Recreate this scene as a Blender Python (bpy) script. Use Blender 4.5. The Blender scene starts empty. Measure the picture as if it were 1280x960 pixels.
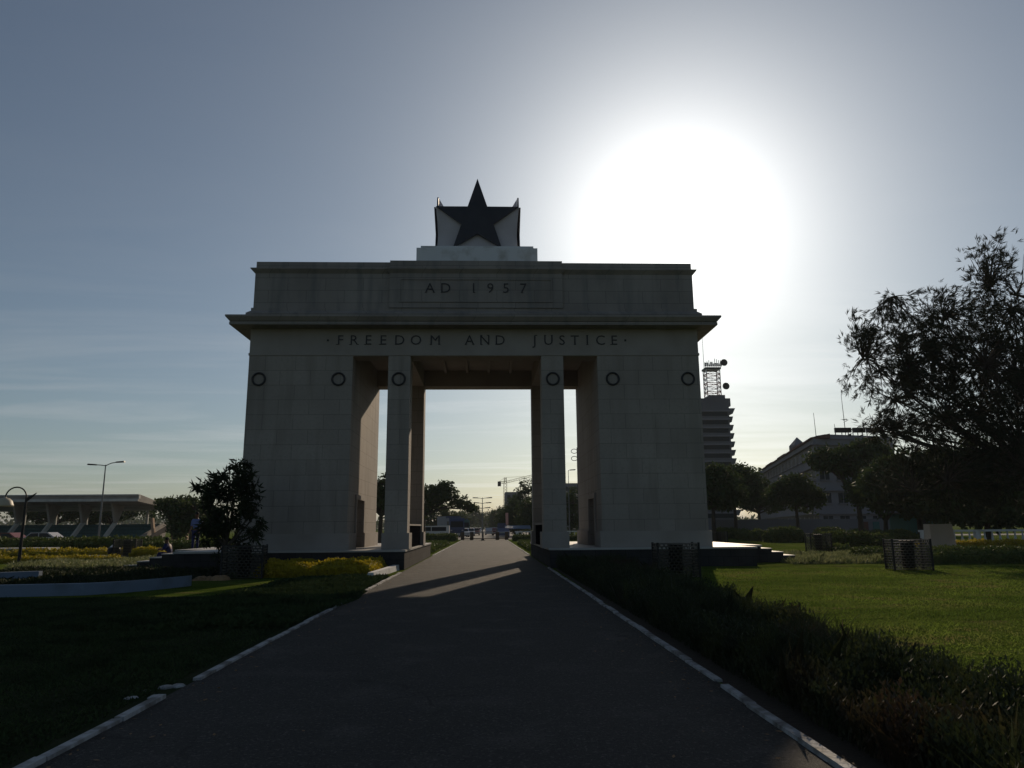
import bpy, math, random
import numpy as np
from mathutils import Vector, Matrix
random.seed(7)
C = bpy.data.collections.new('scene'); bpy.context.scene.collection.children.link(C)
S = bpy.context.scene
rad = math.radians

# ---------------------------------------------------------------- camera
F, PITCH, YAW, ROLL, EYE = 912.2, rad(11.07), rad(1.981), rad(.4544), 1.6
fw = Vector((math.sin(YAW)*math.cos(PITCH), math.cos(YAW)*math.cos(PITCH), math.sin(PITCH)))
A0 = Vector((math.cos(YAW), -math.sin(YAW), 0)); B0 = A0.cross(fw)
RT = A0*math.cos(ROLL) - B0*math.sin(ROLL); UP = A0*math.sin(ROLL) + B0*math.cos(ROLL)
cam = bpy.data.objects.new('camera', bpy.data.cameras.new('camera')); C.objects.link(cam)
cam.data.sensor_width = 36; cam.data.lens = 36*F/1280; cam.data.clip_end = 9000; cam.data.clip_start = .05
cam.matrix_world = Matrix.Translation((0, 0, EYE)) @ Matrix((RT, UP, -fw)).transposed().to_4x4()
S.camera = cam

# ---------------------------------------------------------------- light
SUN_AZ, SUN_EL = rad(15.6), rad(22.8)
SD = Vector((math.sin(SUN_AZ)*math.cos(SUN_EL), math.cos(SUN_AZ)*math.cos(SUN_EL), math.sin(SUN_EL)))
W = bpy.data.worlds.new('World'); S.world = W; W.use_nodes = True
N, L = W.node_tree.nodes, W.node_tree.links
bg = N['Background']
sky = N.new('ShaderNodeTexSky'); sky.sky_type = 'NISHITA'; sky.sun_disc = False
sky.sun_elevation = SUN_EL; sky.sun_rotation = SUN_AZ
sky.air_density = 1.0; sky.dust_density = 0.6; sky.ozone_density = 2.0; sky.altitude = 0
# thin wisps of cloud, placed by direction in the sky
tc = N.new('ShaderNodeTexCoord'); sp = N.new('ShaderNodeSeparateXYZ'); L.new(tc.outputs['Generated'], sp.inputs[0])
mx = N.new('ShaderNodeMath'); mx.operation = 'MAXIMUM'; mx.inputs[1].default_value = .03; L.new(sp.outputs['Z'], mx.inputs[0])
dv = []
for k in ('X', 'Y'):
    d = N.new('ShaderNodeMath'); d.operation = 'DIVIDE'; L.new(sp.outputs[k], d.inputs[0]); L.new(mx.outputs[0], d.inputs[1]); dv.append(d)
cb = N.new('ShaderNodeCombineXYZ'); L.new(dv[0].outputs[0], cb.inputs[0]); L.new(dv[1].outputs[0], cb.inputs[1])
mp = N.new('ShaderNodeMapping'); mp.inputs['Scale'].default_value = (.3, .8, 1); mp.inputs['Rotation'].default_value = (0, 0, rad(-14)); L.new(cb.outputs[0], mp.inputs[0])
nz = N.new('ShaderNodeTexNoise'); nz.inputs['Scale'].default_value = .9; nz.inputs['Detail'].default_value = 7; nz.inputs['Roughness'].default_value = .62; nz.inputs['Distortion'].default_value = .5
L.new(mp.outputs[0], nz.inputs['Vector'])
cr = N.new('ShaderNodeValToRGB'); cr.color_ramp.elements[0].position = .47; cr.color_ramp.elements[1].position = .8
cr.color_ramp.elements[0].color = (0, 0, 0, 1); cr.color_ramp.elements[1].color = (.34, .34, .34, 1); L.new(nz.outputs[0], cr.inputs[0])
hs = N.new('ShaderNodeHueSaturation'); hs.inputs['Saturation'].default_value = .9; tint = N.new('ShaderNodeMixRGB'); tint.blend_type = 'MULTIPLY'; tint.inputs[0].default_value = 1; tint.inputs[2].default_value = (.89, .972, .98, 1)
L.new(sky.outputs[0], tint.inputs[1]); L.new(tint.outputs[0], hs.inputs['Color'])
bw = N.new('ShaderNodeHueSaturation'); bw.inputs['Saturation'].default_value = .12; bw.inputs['Value'].default_value = 1.55; L.new(hs.outputs[0], bw.inputs['Color'])
mk = N.new('ShaderNodeMapRange'); mk.inputs[1].default_value = .12; mk.inputs[2].default_value = .45; mk.inputs[3].default_value = 1.5; mk.inputs[4].default_value = .15; L.new(sp.outputs['Z'], mk.inputs[0])
mf = N.new('ShaderNodeMath'); mf.operation = 'MULTIPLY'; L.new(cr.outputs[0], mf.inputs[0]); L.new(mk.outputs[0], mf.inputs[1])
mix = N.new('ShaderNodeMixRGB'); L.new(mf.outputs[0], mix.inputs[0]); L.new(hs.outputs[0], mix.inputs[1]); L.new(bw.outputs[0], mix.inputs[2])
# bright aureole of the sun in thin high haze, falling off with the angle from the sun
dp = N.new('ShaderNodeVectorMath'); dp.operation = 'DOT_PRODUCT'; L.new(tc.outputs['Generated'], dp.inputs[0]); dp.inputs[1].default_value = SD
def mth(op, a, b=None):
    q = N.new('ShaderNodeMath'); q.operation = op; q.use_clamp = False
    for i, v in enumerate((a, b)):
        if v is None: continue
        if isinstance(v, (int, float)): q.inputs[i].default_value = v
        else: L.new(v, q.inputs[i])
    return q.outputs[0]
th = mth('ARCCOSINE', mth('MINIMUM', dp.outputs['Value'], .99999))
gl = mth('MULTIPLY', mth('EXPONENT', mth('MULTIPLY', th, -1/rad(5.6))), 33)
gl = mth('ADD', gl, mth('MULTIPLY', mth('EXPONENT', mth('MULTIPLY', th, -1/rad(24))), 3.4))
gc = N.new('ShaderNodeVectorMath'); gc.operation = 'SCALE'; gc.inputs[0].default_value = (1, .99, .97); L.new(gl, gc.inputs['Scale'])
ad_ = N.new('ShaderNodeVectorMath'); ad_.operation = 'ADD'; L.new(mix.outputs[0], ad_.inputs[0]); L.new(gc.outputs[0], ad_.inputs[1])
L.new(ad_.outputs[0], bg.inputs[0]); bg.inputs[1].default_value = .058
sl = bpy.data.lights.new('sun', 'SUN'); sl.energy = 3.7; sl.angle = rad(.6); sl.color = (1, .80, .58)
sun = bpy.data.objects.new('sun', sl); C.objects.link(sun); sun.rotation_euler = SD.to_track_quat('Z', 'Y').to_euler()
S.view_settings.view_transform = 'Standard'; S.view_settings.look = 'None'; S.view_settings.gamma = 1; S.view_settings.use_curve_mapping = False
S.view_settings.exposure = -0.28
S.cycles.max_bounces = 6; S.cycles.diffuse_bounces = 3; S.cycles.transparent_max_bounces = 6

# ---------------------------------------------------------------- helpers
def ray(px, py):
    dx, dy = (px-640)/F, (480-py)/F
    return fw + RT*dx + UP*dy
def at(px, py, Y):                      # point at distance Y seen at a pixel of the photograph
    r = ray(px, py); t = Y/r.y; return Vector((r.x*t, Y, EYE+r.z*t))
def gnd(px, py, h=0):                   # point on the ground
    r = ray(px, py); t = (h-EYE)/r.z; return Vector((r.x*t, r.y*t, h))

def mat(name, col, rough=.85, noise=None, bump=0, bscale=20, spec=.3, metal=0, trans=0, brick=None, coord='Object'):
    m = bpy.data.materials.new(name); m.use_nodes = True
    n, l = m.node_tree.nodes, m.node_tree.links
    p = n['Principled BSDF']; p.inputs['Roughness'].default_value = rough; p.inputs['Specular IOR Level'].default_value = spec; p.inputs['Metallic'].default_value = metal
    out = None; tcn = n.new('ShaderNodeTexCoord')
    if noise:                            # [(scale, dark colour, amount, stretch)]
        src = n.new('ShaderNodeRGB'); src.outputs[0].default_value = (*col, 1); cur = src.outputs[0]
        for (sc, c2, lo, hi, st) in noise:
            mpn = n.new('ShaderNodeMapping'); mpn.inputs['Scale'].default_value = st; l.new(tcn.outputs[coord], mpn.inputs[0])
            t = n.new('ShaderNodeTexNoise'); t.inputs['Scale'].default_value = sc; t.inputs['Detail'].default_value = 5; l.new(mpn.outputs[0], t.inputs['Vector'])
            r = n.new('ShaderNodeMapRange'); r.inputs[1].default_value = lo; r.inputs[2].default_value = hi; l.new(t.outputs[0], r.inputs[0])
            x = n.new('ShaderNodeMixRGB'); l.new(r.outputs[0], x.inputs[0]); l.new(cur, x.inputs[1]); x.inputs[2].default_value = (*c2, 1); cur = x.outputs[0]
        out = cur
    else:
        p.inputs['Base Color'].default_value = (*col, 1)
    if brick:                            # (width, height, mortar size, mortar factor)
        s2 = n.new('ShaderNodeSeparateXYZ'); l.new(tcn.outputs[coord], s2.inputs[0])
        ad = n.new('ShaderNodeMath'); l.new(s2.outputs['X'], ad.inputs[0]); l.new(s2.outputs['Y'], ad.inputs[1])
        c3 = n.new('ShaderNodeCombineXYZ'); l.new(ad.outputs[0], c3.inputs[0]); l.new(s2.outputs['Z'], c3.inputs[1])
        b = n.new('ShaderNodeTexBrick'); b.inputs['Scale'].default_value = 1; b.inputs['Brick Width'].default_value = brick[0]; b.inputs['Row Height'].default_value = brick[1]
        b.inputs['Mortar Size'].default_value = brick[2]; b.inputs['Mortar Smooth'].default_value = .3
        b.inputs['Color1'].default_value = (1, 1, 1, 1); v = brick[4] if len(brick) > 4 else .88; b.inputs['Color2'].default_value = (v, v, v, 1); f = brick[3]; b.inputs['Mortar'].default_value = (f, f, f, 1)
        l.new(c3.outputs[0], b.inputs['Vector'])
        x = n.new('ShaderNodeMixRGB'); x.blend_type = 'MULTIPLY'; x.inputs[0].default_value = 1
        if out: l.new(out, x.inputs[1])
        else: x.inputs[1].default_value = (*col, 1)
        l.new(b.outputs['Color'], x.inputs[2]); out = x.outputs[0]
    if out: l.new(out, p.inputs['Base Color'])
    if bump:
        t = n.new('ShaderNodeTexNoise'); t.inputs['Scale'].default_value = bscale; t.inputs['Detail'].default_value = 4; l.new(tcn.outputs[coord], t.inputs['Vector'])
        b = n.new('ShaderNodeBump'); b.inputs['Strength'].default_value = bump; b.inputs['Distance'].default_value = .03; l.new(t.outputs[0], b.inputs['Height']); l.new(b.outputs[0], p.inputs['Normal'])
    if trans:
        tr = n.new('ShaderNodeBsdfTranslucent'); mxs = n.new('ShaderNodeMixShader'); mxs.inputs[0].default_value = trans
        if out: l.new(out, tr.inputs[0])
        else: tr.inputs[0].default_value = (*col, 1)
        l.new(p.outputs[0], mxs.inputs[1]); l.new(tr.outputs[0], mxs.inputs[2]); l.new(mxs.outputs[0], n['Material Output'].inputs[0])
    return m
ONE = (1, 1, 1)
M = dict(
 stone=mat('travertine', (.345, .31, .275), .8, [(.35, (.265, .235, .21), .35, .75, ONE), (1.8, (.22, .195, .17), .5, .8, (1, 1, .12)), (9, (.27, .24, .215), .5, .8, ONE)], .3, 9, brick=(1.25, .62, .012, .62, .9)),
 stone_plain=mat('plain_stone', (.32, .29, .265), .8, [(.8, (.26, .23, .205), .35, .75, ONE)], .2, 9),
 attic_stone=mat('attic_stone', (.30, .272, .25), .85, [(.5, (.225, .20, .185), .35, .7, ONE), (2.5, (.15, .147, .148), .5, .85, (1, 1, .12))], .25, 9, brick=(1.6, .55, .012, .6, .92)),
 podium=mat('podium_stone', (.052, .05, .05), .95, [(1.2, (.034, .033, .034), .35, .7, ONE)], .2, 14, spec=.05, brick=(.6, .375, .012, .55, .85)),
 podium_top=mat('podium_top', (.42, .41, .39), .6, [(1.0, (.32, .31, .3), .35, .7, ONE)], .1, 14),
 plaster=mat('grey_plaster', (.50, .47, .50), .85, [(1.0, (.42, .39, .42), .35, .7, ONE)], .1, 12),
 white=mat('white_paint', (.62, .63, .65), .7, [(1.5, (.38, .37, .35), .5, .75, ONE)], .1, 20),
 bluewall=mat('pale_blue_paint', (.15, .20, .28), .7, [(1.5, (.10, .13, .17), .45, .75, ONE)], .15, 20),
 kerb=mat('worn_white_kerb', (.36, .37, .38), .8, [(3.5, (.11, .105, .1), .46, .62, ONE), (14, (.24, .235, .22), .5, .7, ONE)], .5, 18),
 black=mat('star_black', (.012, .013, .022), .45, [(3, (.02, .02, .03), .4, .7, ONE)], .05, 10, spec=.4),
 matte_black=mat('matte_black', (.008, .008, .01), 1, spec=0),
 bronze=mat('dark_bronze', (.04, .038, .04), .5, metal=.3),
 asphalt=mat('asphalt', (.044, .0415, .039), .86, [(.3, (.036, .035, .034), .4, .62, ONE), (1.3, (.068, .064, .06), .52, .68, ONE), (5, (.038, .037, .037), .55, .7, ONE), (34, (.105, .10, .095), .56, .66, ONE), (48, (.016, .016, .016), .55, .66, ONE)], .9, 120, spec=.22),
 road=mat('road_asphalt', (.13, .127, .12), .9, [(.3, (.10, .098, .094), .4, .65, ONE)], .2, 60),
 plaza=mat('plaza_concrete', (.16, .155, .15), .9, [(.2, (.12, .115, .11), .4, .65, ONE)], .2, 30),
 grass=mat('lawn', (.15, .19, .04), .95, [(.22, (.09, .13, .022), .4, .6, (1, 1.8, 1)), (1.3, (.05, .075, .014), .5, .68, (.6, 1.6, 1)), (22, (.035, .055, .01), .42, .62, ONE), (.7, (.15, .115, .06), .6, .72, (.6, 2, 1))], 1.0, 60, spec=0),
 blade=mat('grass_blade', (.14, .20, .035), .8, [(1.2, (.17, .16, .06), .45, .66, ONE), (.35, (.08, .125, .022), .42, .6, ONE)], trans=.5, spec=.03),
 dleaf=mat('dark_leaf', (.022, .032, .013), .8, [(1.5, (.04, .05, .018), .45, .7, ONE)], trans=.12, spec=.2),
 leaf=mat('leaf', (.045, .07, .02), .75, [(.8, (.07, .09, .03), .45, .7, ONE)], trans=.22, spec=.25),
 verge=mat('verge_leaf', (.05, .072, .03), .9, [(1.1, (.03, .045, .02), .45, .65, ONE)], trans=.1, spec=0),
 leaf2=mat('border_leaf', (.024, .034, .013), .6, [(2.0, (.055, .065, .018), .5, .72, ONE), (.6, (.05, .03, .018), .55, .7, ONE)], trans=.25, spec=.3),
 casu=mat('casuarina_needle', (.03, .036, .02), .85, [(.6, (.045, .05, .03), .45, .7, ONE)], trans=.1, spec=.15),
 hedge=mat('hedge_leaf', (.07, .10, .025), .75, [(2.2, (.12, .14, .035), .45, .7, ONE)], trans=.18, spec=.25),
 gold=mat('golden_leaf', (.42, .33, .02), .7, [(3, (.20, .18, .018), .45, .7, ONE)], trans=.3, spec=.3),
 strap=mat('variegated_leaf', (.27, .28, .13), .6, [(3, (.07, .10, .03), .4, .65, ONE)], trans=.3, spec=.4),
 bark=mat('bark', (.07, .055, .042), .95, [(6, (.035, .028, .022), .4, .7, (1, 1, .2))], .6, 20),
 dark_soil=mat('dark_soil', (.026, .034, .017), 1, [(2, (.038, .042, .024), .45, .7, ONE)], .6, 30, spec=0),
 soil=mat('soil', (.045, .033, .022), .95, None, .6, 20),
 steel=mat('dark_strip_steel', (.012, .012, .012), .3, spec=.6),
 dark=mat('dark_metal', (.018, .018, .02), .5, metal=.4),
 grey_metal=mat('grey_metal', (.2, .2, .2), .5, metal=.6),
 cream=mat('cream_enamel', (.45, .40, .30), .5),
 concrete=mat('concrete', (.30, .275, .24), .9, [(.6, (.2, .18, .16), .4, .7, ONE)], .2, 10),
 tan=mat('tan_concrete', (.42, .30, .20), .9, [(.6, (.3, .2, .14), .4, .7, ONE)]),
 teal=mat('teal_seats', (.035, .11, .12), .7, brick=(.5, .4, .03, .4, .75)),
 building=mat('grey_violet_render', (.21, .20, .22), .9, [(.15, (.18, .17, .19), .4, .7, ONE)]),
 towerwall=mat('tower_concrete', (.16, .155, .17), .9, [(.1, (.12, .115, .125), .4, .7, ONE)]),
 redtile=mat('red_tile', (.14, .06, .045), .9, [(1, (.09, .045, .035), .4, .7, ONE)]),
 glass=mat('dark_glass', (.02, .026, .03), .5, spec=.15),
 redw=mat('red_paint', (.35, .05, .03), .6), bluep=mat('blue_paint', (.035, .06, .14), .4, spec=.5), silver=mat('silver_paint', (.4, .4, .42), .35, spec=.6),
 whitep=mat('white_car_paint', (.65, .65, .66), .35, spec=.6), maroon=mat('maroon_paint', (.16, .03, .03), .4, spec=.5), tyre=mat('tyre', (.015, .015, .015), .9),
 pale=mat('pale_panel', (.5, .49, .45), .8, [(2, (.4, .39, .36), .4, .7, ONE)]), brownp=mat('brown_post', (.11, .07, .045), .8), pink=mat('pink_cloth', (.6, .4, .36), .8, trans=.2),
 dry=mat('dry_leaves', (.30, .19, .10), .9, [(8, (.16, .10, .05), .4, .7, ONE)], .6, 30), orange=mat('crane_paint', (.35, .25, .06), .6),
 skin=mat('brown_skin', (.12, .06, .035), .6), shirt=mat('pale_blue_shirt', (.12, .16, .34), .9), navy=mat('navy_cloth', (.02, .025, .09), .9), hair=mat('black_hair', (.01, .009, .008), .8),
 teald=mat('teal_paint', (.04, .12, .11), .7), shutter=mat('steel_gate', (.03, .026, .024), .6, [(3, (.05, .04, .035), .4, .7, ONE)], .2, 10),
)

def add_cracks(m, sc, col, w):          # thin irregular cracks through a surface
    n, l = m.node_tree.nodes, m.node_tree.links; p = n['Principled BSDF']; src = p.inputs['Base Color'].links[0].from_socket
    t = n.new('ShaderNodeTexCoord'); ns = n.new('ShaderNodeTexNoise'); ns.inputs['Scale'].default_value = 2.5; ns.inputs['Detail'].default_value = 6; l.new(t.outputs['Object'], ns.inputs['Vector'])
    va = n.new('ShaderNodeVectorMath'); va.operation = 'MULTIPLY_ADD'; l.new(ns.outputs['Color'], va.inputs[0]); va.inputs[1].default_value = (.7, .7, 0); l.new(t.outputs['Object'], va.inputs[2])
    v = n.new('ShaderNodeTexVoronoi'); v.feature = 'DISTANCE_TO_EDGE'; v.inputs['Scale'].default_value = sc; l.new(va.outputs[0], v.inputs['Vector'])
    r = n.new('ShaderNodeMapRange'); r.inputs[1].default_value = 0; r.inputs[2].default_value = w; r.inputs[3].default_value = .75; r.inputs[4].default_value = 0; l.new(v.outputs['Distance'], r.inputs[0])
    n2 = n.new('ShaderNodeTexNoise'); n2.inputs['Scale'].default_value = .5; l.new(t.outputs['Object'], n2.inputs['Vector'])
    r2 = n.new('ShaderNodeMapRange'); r2.inputs[1].default_value = .5; r2.inputs[2].default_value = .6; l.new(n2.outputs[0], r2.inputs[0])
    mu = n.new('ShaderNodeMath'); mu.operation = 'MULTIPLY'; l.new(r.outputs[0], mu.inputs[0]); l.new(r2.outputs[0], mu.inputs[1])
    x = n.new('ShaderNodeMixRGB'); l.new(mu.outputs[0], x.inputs[0]); l.new(src, x.inputs[1]); x.inputs[2].default_value = (*col, 1); l.new(x.outputs[0], p.inputs['Base Color'])
add_cracks(M['asphalt'], .38, (.012, .011, .01), .012)
class MB:
    def __init__(s): s.v = []; s.f = []; s.mi = []; s.cur = 0
    def add(s, v, f):
        o = len(s.v); s.v += [tuple(p) for p in v]; s.f += [tuple(i+o for i in q) for q in f]; s.mi += [s.cur]*len(f); return s
    def box(s, x0, x1, y0, y1, z0, z1): return s.hexa([(x0, y0, z0), (x1, y0, z0), (x1, y1, z0), (x0, y1, z0), (x0, y0, z1), (x1, y0, z1), (x1, y1, z1), (x0, y1, z1)])
    def hexa(s, p): return s.add(p, [(3, 2, 1, 0), (4, 5, 6, 7), (0, 1, 5, 4), (1, 2, 6, 5), (2, 3, 7, 6), (3, 0, 4, 7)])
    def frus(s, x0, x1, y0, y1, z0, z1, e):   # bottom rectangle, top grown by e
        return s.hexa([(x0, y0, z0), (x1, y0, z0), (x1, y1, z0), (x0, y1, z0), (x0-e, y0-e, z1), (x1+e, y0-e, z1), (x1+e, y1+e, z1), (x0-e, y1+e, z1)])
    def cyl(s, p0, p1, r0, r1=None, n=8):
        r1 = r0 if r1 is None else r1; p0, p1 = Vector(p0), Vector(p1); d = (p1-p0)
        if d.length < 1e-6: return s
        d.normalize(); a = d.orthogonal().normalized(); b = d.cross(a); v = []
        for p, r in ((p0, r0), (p1, r1)):
            for i in range(n): t = 2*math.pi*i/n; v.append(p+(a*math.cos(t)+b*math.sin(t))*r)
        return s.add(v, [(i, (i+1) % n, n+(i+1) % n, n+i) for i in range(n)]+[tuple(range(n))[::-1], tuple(range(n, 2*n))])
    def tube(s, pts, r, n=6):
        for i in range(len(pts)-1):
            a = r[i] if isinstance(r, (list, tuple)) else r; b = r[i+1] if isinstance(r, (list, tuple)) else r
            s.cyl(pts[i], pts[i+1], a, b, n)
        return s
    def beam(s, p0, p1, w, h):
        p0, p1 = Vector(p0), Vector(p1); d = (p1-p0).normalized(); up = Vector((0, 0, 1)) if abs(d.z) < .95 else Vector((0, 1, 0))
        a = d.cross(up).normalized()*w/2; b = a.normalized().cross(d)*h/2
        return s.hexa([p0-a-b, p0+a-b, p0+a+b, p0-a+b, p1-a-b, p1+a-b, p1+a+b, p1-a+b])
    def lathe(s, c, prof, n=16):
        v = []; 
        for r, z in prof:
            for i in range(n): t = 2*math.pi*i/n; v.append((c[0]+r*math.cos(t), c[1]+r*math.sin(t), c[2]+z))
        f = [(k*n+i, k*n+(i+1) % n, (k+1)*n+(i+1) % n, (k+1)*n+i) for k in range(len(prof)-1) for i in range(n)]
        return s.add(v, f+[tuple(range(n))[::-1], tuple(range((len(prof)-1)*n, len(prof)*n))])
    def prism(s, poly, y0, y1):           # poly in (x,z), extruded along y
        n = len(poly); v = [(x, y0, z) for x, z in poly]+[(x, y1, z) for x, z in poly]
        return s.add(v, [tuple(range(n)), tuple(range(n, 2*n))[::-1]]+[(i, n+i, n+(i+1) % n, (i+1) % n) for i in range(n)])
    def prismx(s, poly, x0, x1):          # poly in (y,z), extruded along x
        n = len(poly); v = [(x0, y, z) for y, z in poly]+[(x1, y, z) for y, z in poly]
        return s.add(v, [tuple(range(n))[::-1], tuple(range(n, 2*n))]+[(i, (i+1) % n, n+(i+1) % n, n+i) for i in range(n)])
    def build(s, name, m, parent=None, smooth=False):
        o = s.v; off = parent['_w'] if parent is not None and '_w' in parent.keys() else (0, 0, 0)
        me = bpy.data.meshes.new(name); me.from_pydata([(p[0]-off[0], p[1]-off[1], p[2]-off[2]) for p in s.v], [], s.f)
        for q in (m if isinstance(m, list) else [m]): me.materials.append(q)
        me.polygons.foreach_set('material_index', s.mi)
        if smooth: me.polygons.foreach_set('use_smooth', [True]*len(me.polygons))
        me.update(); ob = bpy.data.objects.new(name, me); C.objects.link(ob)
        if parent is not None: ob.parent = parent; ob['_w'] = list(off)
        return ob
def thing(name, label, cat, loc=(0, 0, 0), group=None):
    o = bpy.data.objects.new(name, None); C.objects.link(o); o.location = loc; o['_w'] = list(loc); o.empty_display_size = .2
    return tag(o, label, cat, group)
def tag(o, label, cat, group=None):
    o['label'] = label; o['category'] = cat
    if group: o['group'] = group
    return o
def stuff(o, label, cat): tag(o, label, cat); o['kind'] = 'stuff'; return o
def struct(o): o['kind'] = 'structure'; return o
def dup(o, loc=None, label=None, rotz=None, parent=None):
    c = o.copy(); C.objects.link(c)
    if parent is not None: c.parent = parent
    if loc is not None: c.location = loc
    if rotz is not None: c.rotation_euler = (0, 0, rotz)
    if label: c['label'] = label
    for ch in [q for q in o.children]: dup(ch, parent=c)
    return c

def quads_mesh(name, V, m, parent=None, k=4):
    """V: (n,k,3) array of separate k-gons"""
    off = np.array(parent['_w']) if parent is not None else np.zeros(3)
    n = len(V); me = bpy.data.meshes.new(name); co = (V.reshape(-1, 3)-off).astype(np.float32)
    me.vertices.add(n*k); me.vertices.foreach_set('co', co.ravel())
    me.loops.add(n*k); me.loops.foreach_set('vertex_index', np.arange(n*k, dtype=np.int32))
    me.polygons.add(n); me.polygons.foreach_set('loop_start', np.arange(0, n*k, k, dtype=np.int32))
    me.update(calc_edges=True); me.materials.append(m)
    ob = bpy.data.objects.new(name, me); C.objects.link(ob)
    if parent is not None: ob.parent = parent; ob['_w'] = list(off)
    return ob
R = np.random.default_rng(11)
def unit(n):
    v = R.normal(size=(n, 3)); return v/np.linalg.norm(v, axis=1, keepdims=True)
def leaf_quads(P, size, elong=1.8, D=None, droop=0.):
    """rhombic leaves at points P; D = preferred directions"""
    n = len(P); d = unit(n) if D is None else D+unit(n)*.6
    d[:, 2] -= droop; d /= np.linalg.norm(d, axis=1, keepdims=True)
    s = np.cross(d, unit(n)); s /= np.linalg.norm(s, axis=1, keepdims=True)+1e-9
    L_ = size*(.6+.8*R.random((n, 1))); w = L_/elong/2
    return np.stack([P, P+d*L_*.45+s*w, P+d*L_, P+d*L_*.45-s*w], 1)

def tree(name, label, base, ells, h_fork, tr, nclump, nleaf, lsize, m, clump_r, seed, group=None, kind='leaf', elong=1.7, lean=(0, 0), limbs=7, cat='tree'):
    """ells: crown lobes [(dx,dy,z,rx,ry,rz)], leaves in clumps spread through them on a limb skeleton"""
    global R
    R = np.random.default_rng(seed); rnd = random.Random(seed)
    t = thing(name, label, cat, base, group); b = Vector(base)
    tb = MB(); fork = b+Vector((lean[0], lean[1], h_fork)); mid = b+Vector((lean[0]*.4+rnd.uniform(-.1, .1)*tr*3, lean[1]*.4, h_fork*.5))
    tb.tube([b-Vector((0, 0, .1)), b+Vector((0, 0, .25*tr*2)), mid, fork], [tr*1.5, tr*1.1, tr*.9, tr*.75], 10)
    vol = np.array([e[3]*e[4]*e[5] for e in ells]); vol = vol**.75/np.sum(vol**.75)
    cents = []; 
    for i in range(nclump):
        e = ells[R.choice(len(ells), p=vol)]; u = unit(1)[0]*(R.random()**(.42 if kind == 'leaf' else .55))
        cents.append([b.x+e[0]+u[0]*e[3], b.y+e[1]+u[1]*e[4], b.z+e[2]+u[2]*e[5]])
    cents = np.array(cents)
    hubs = []
    for i in range(limbs):
        e = ells[i % len(ells)]; u = unit(1)[0]*.55
        hb = Vector((b.x+e[0]+u[0]*e[3], b.y+e[1]+u[1]*e[4], b.z+e[2]+u[2]*e[5]-e[5]*.15)); hubs.append(hb)
        q = fork.lerp(hb, .5)+Vector((rnd.uniform(-1, 1), rnd.uniform(-1, 1), rnd.uniform(0, 1)))*(hb-fork).length*.1
        kk = 1 if kind == 'leaf' else .55
        tb.tube([fork, q, hb], [tr*.55*kk, tr*.38*kk, tr*.16*kk], 7)
    H = np.array([tuple(h) for h in hubs]); quads = []
    for c in cents:
        k = int(np.argmin(((H-c)**2).sum(1))); h = hubs[k]; cv = Vector(c)
        q = h.lerp(cv, .5)+Vector((rnd.uniform(-1, 1), rnd.uniform(-1, 1), rnd.uniform(-.3, 1)))*(cv-h).length*.15
        tb.tube([h, q, cv], [tr*.14, tr*.08, tr*.03], 4)
        out = np.array(tuple((cv-h).normalized())) if (cv-h).length > .01 else np.array([0, 0, 1.])
        r = clump_r*(.55+.9*R.random())
        if kind == 'leaf':
            n = int(nleaf*(.5+R.random())); P = c+unit(n)*(R.random((n, 1))**.5)*r*np.array([1, 1, .6])
            quads.append(leaf_quads(P, lsize, elong, droop=.25))
        else:                                 # wispy tufts along a twig
            nt = max(3, int(nleaf/9))
            for j in range(nt):
                p = c+(R.random(3)-.5)*r*1.6; d = out*.7+(R.random(3)-.5)*1.3+np.array([.25, 0, .0]); d /= np.linalg.norm(d)
                n = 9; P = np.repeat([p], n, 0)+d*R.random((n, 1))*lsize*.5
                quads.append(leaf_quads(P, lsize, elong, D=np.repeat([d], n, 0)*1.3, droop=.1))
            tb.tube([cv, cv+Vector(out)*r*.5], [tr*.03, tr*.015], 3)
    tb.build('trunk', M['bark'], t); quads_mesh('crown', np.concatenate(quads), m, t)
    return t

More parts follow.
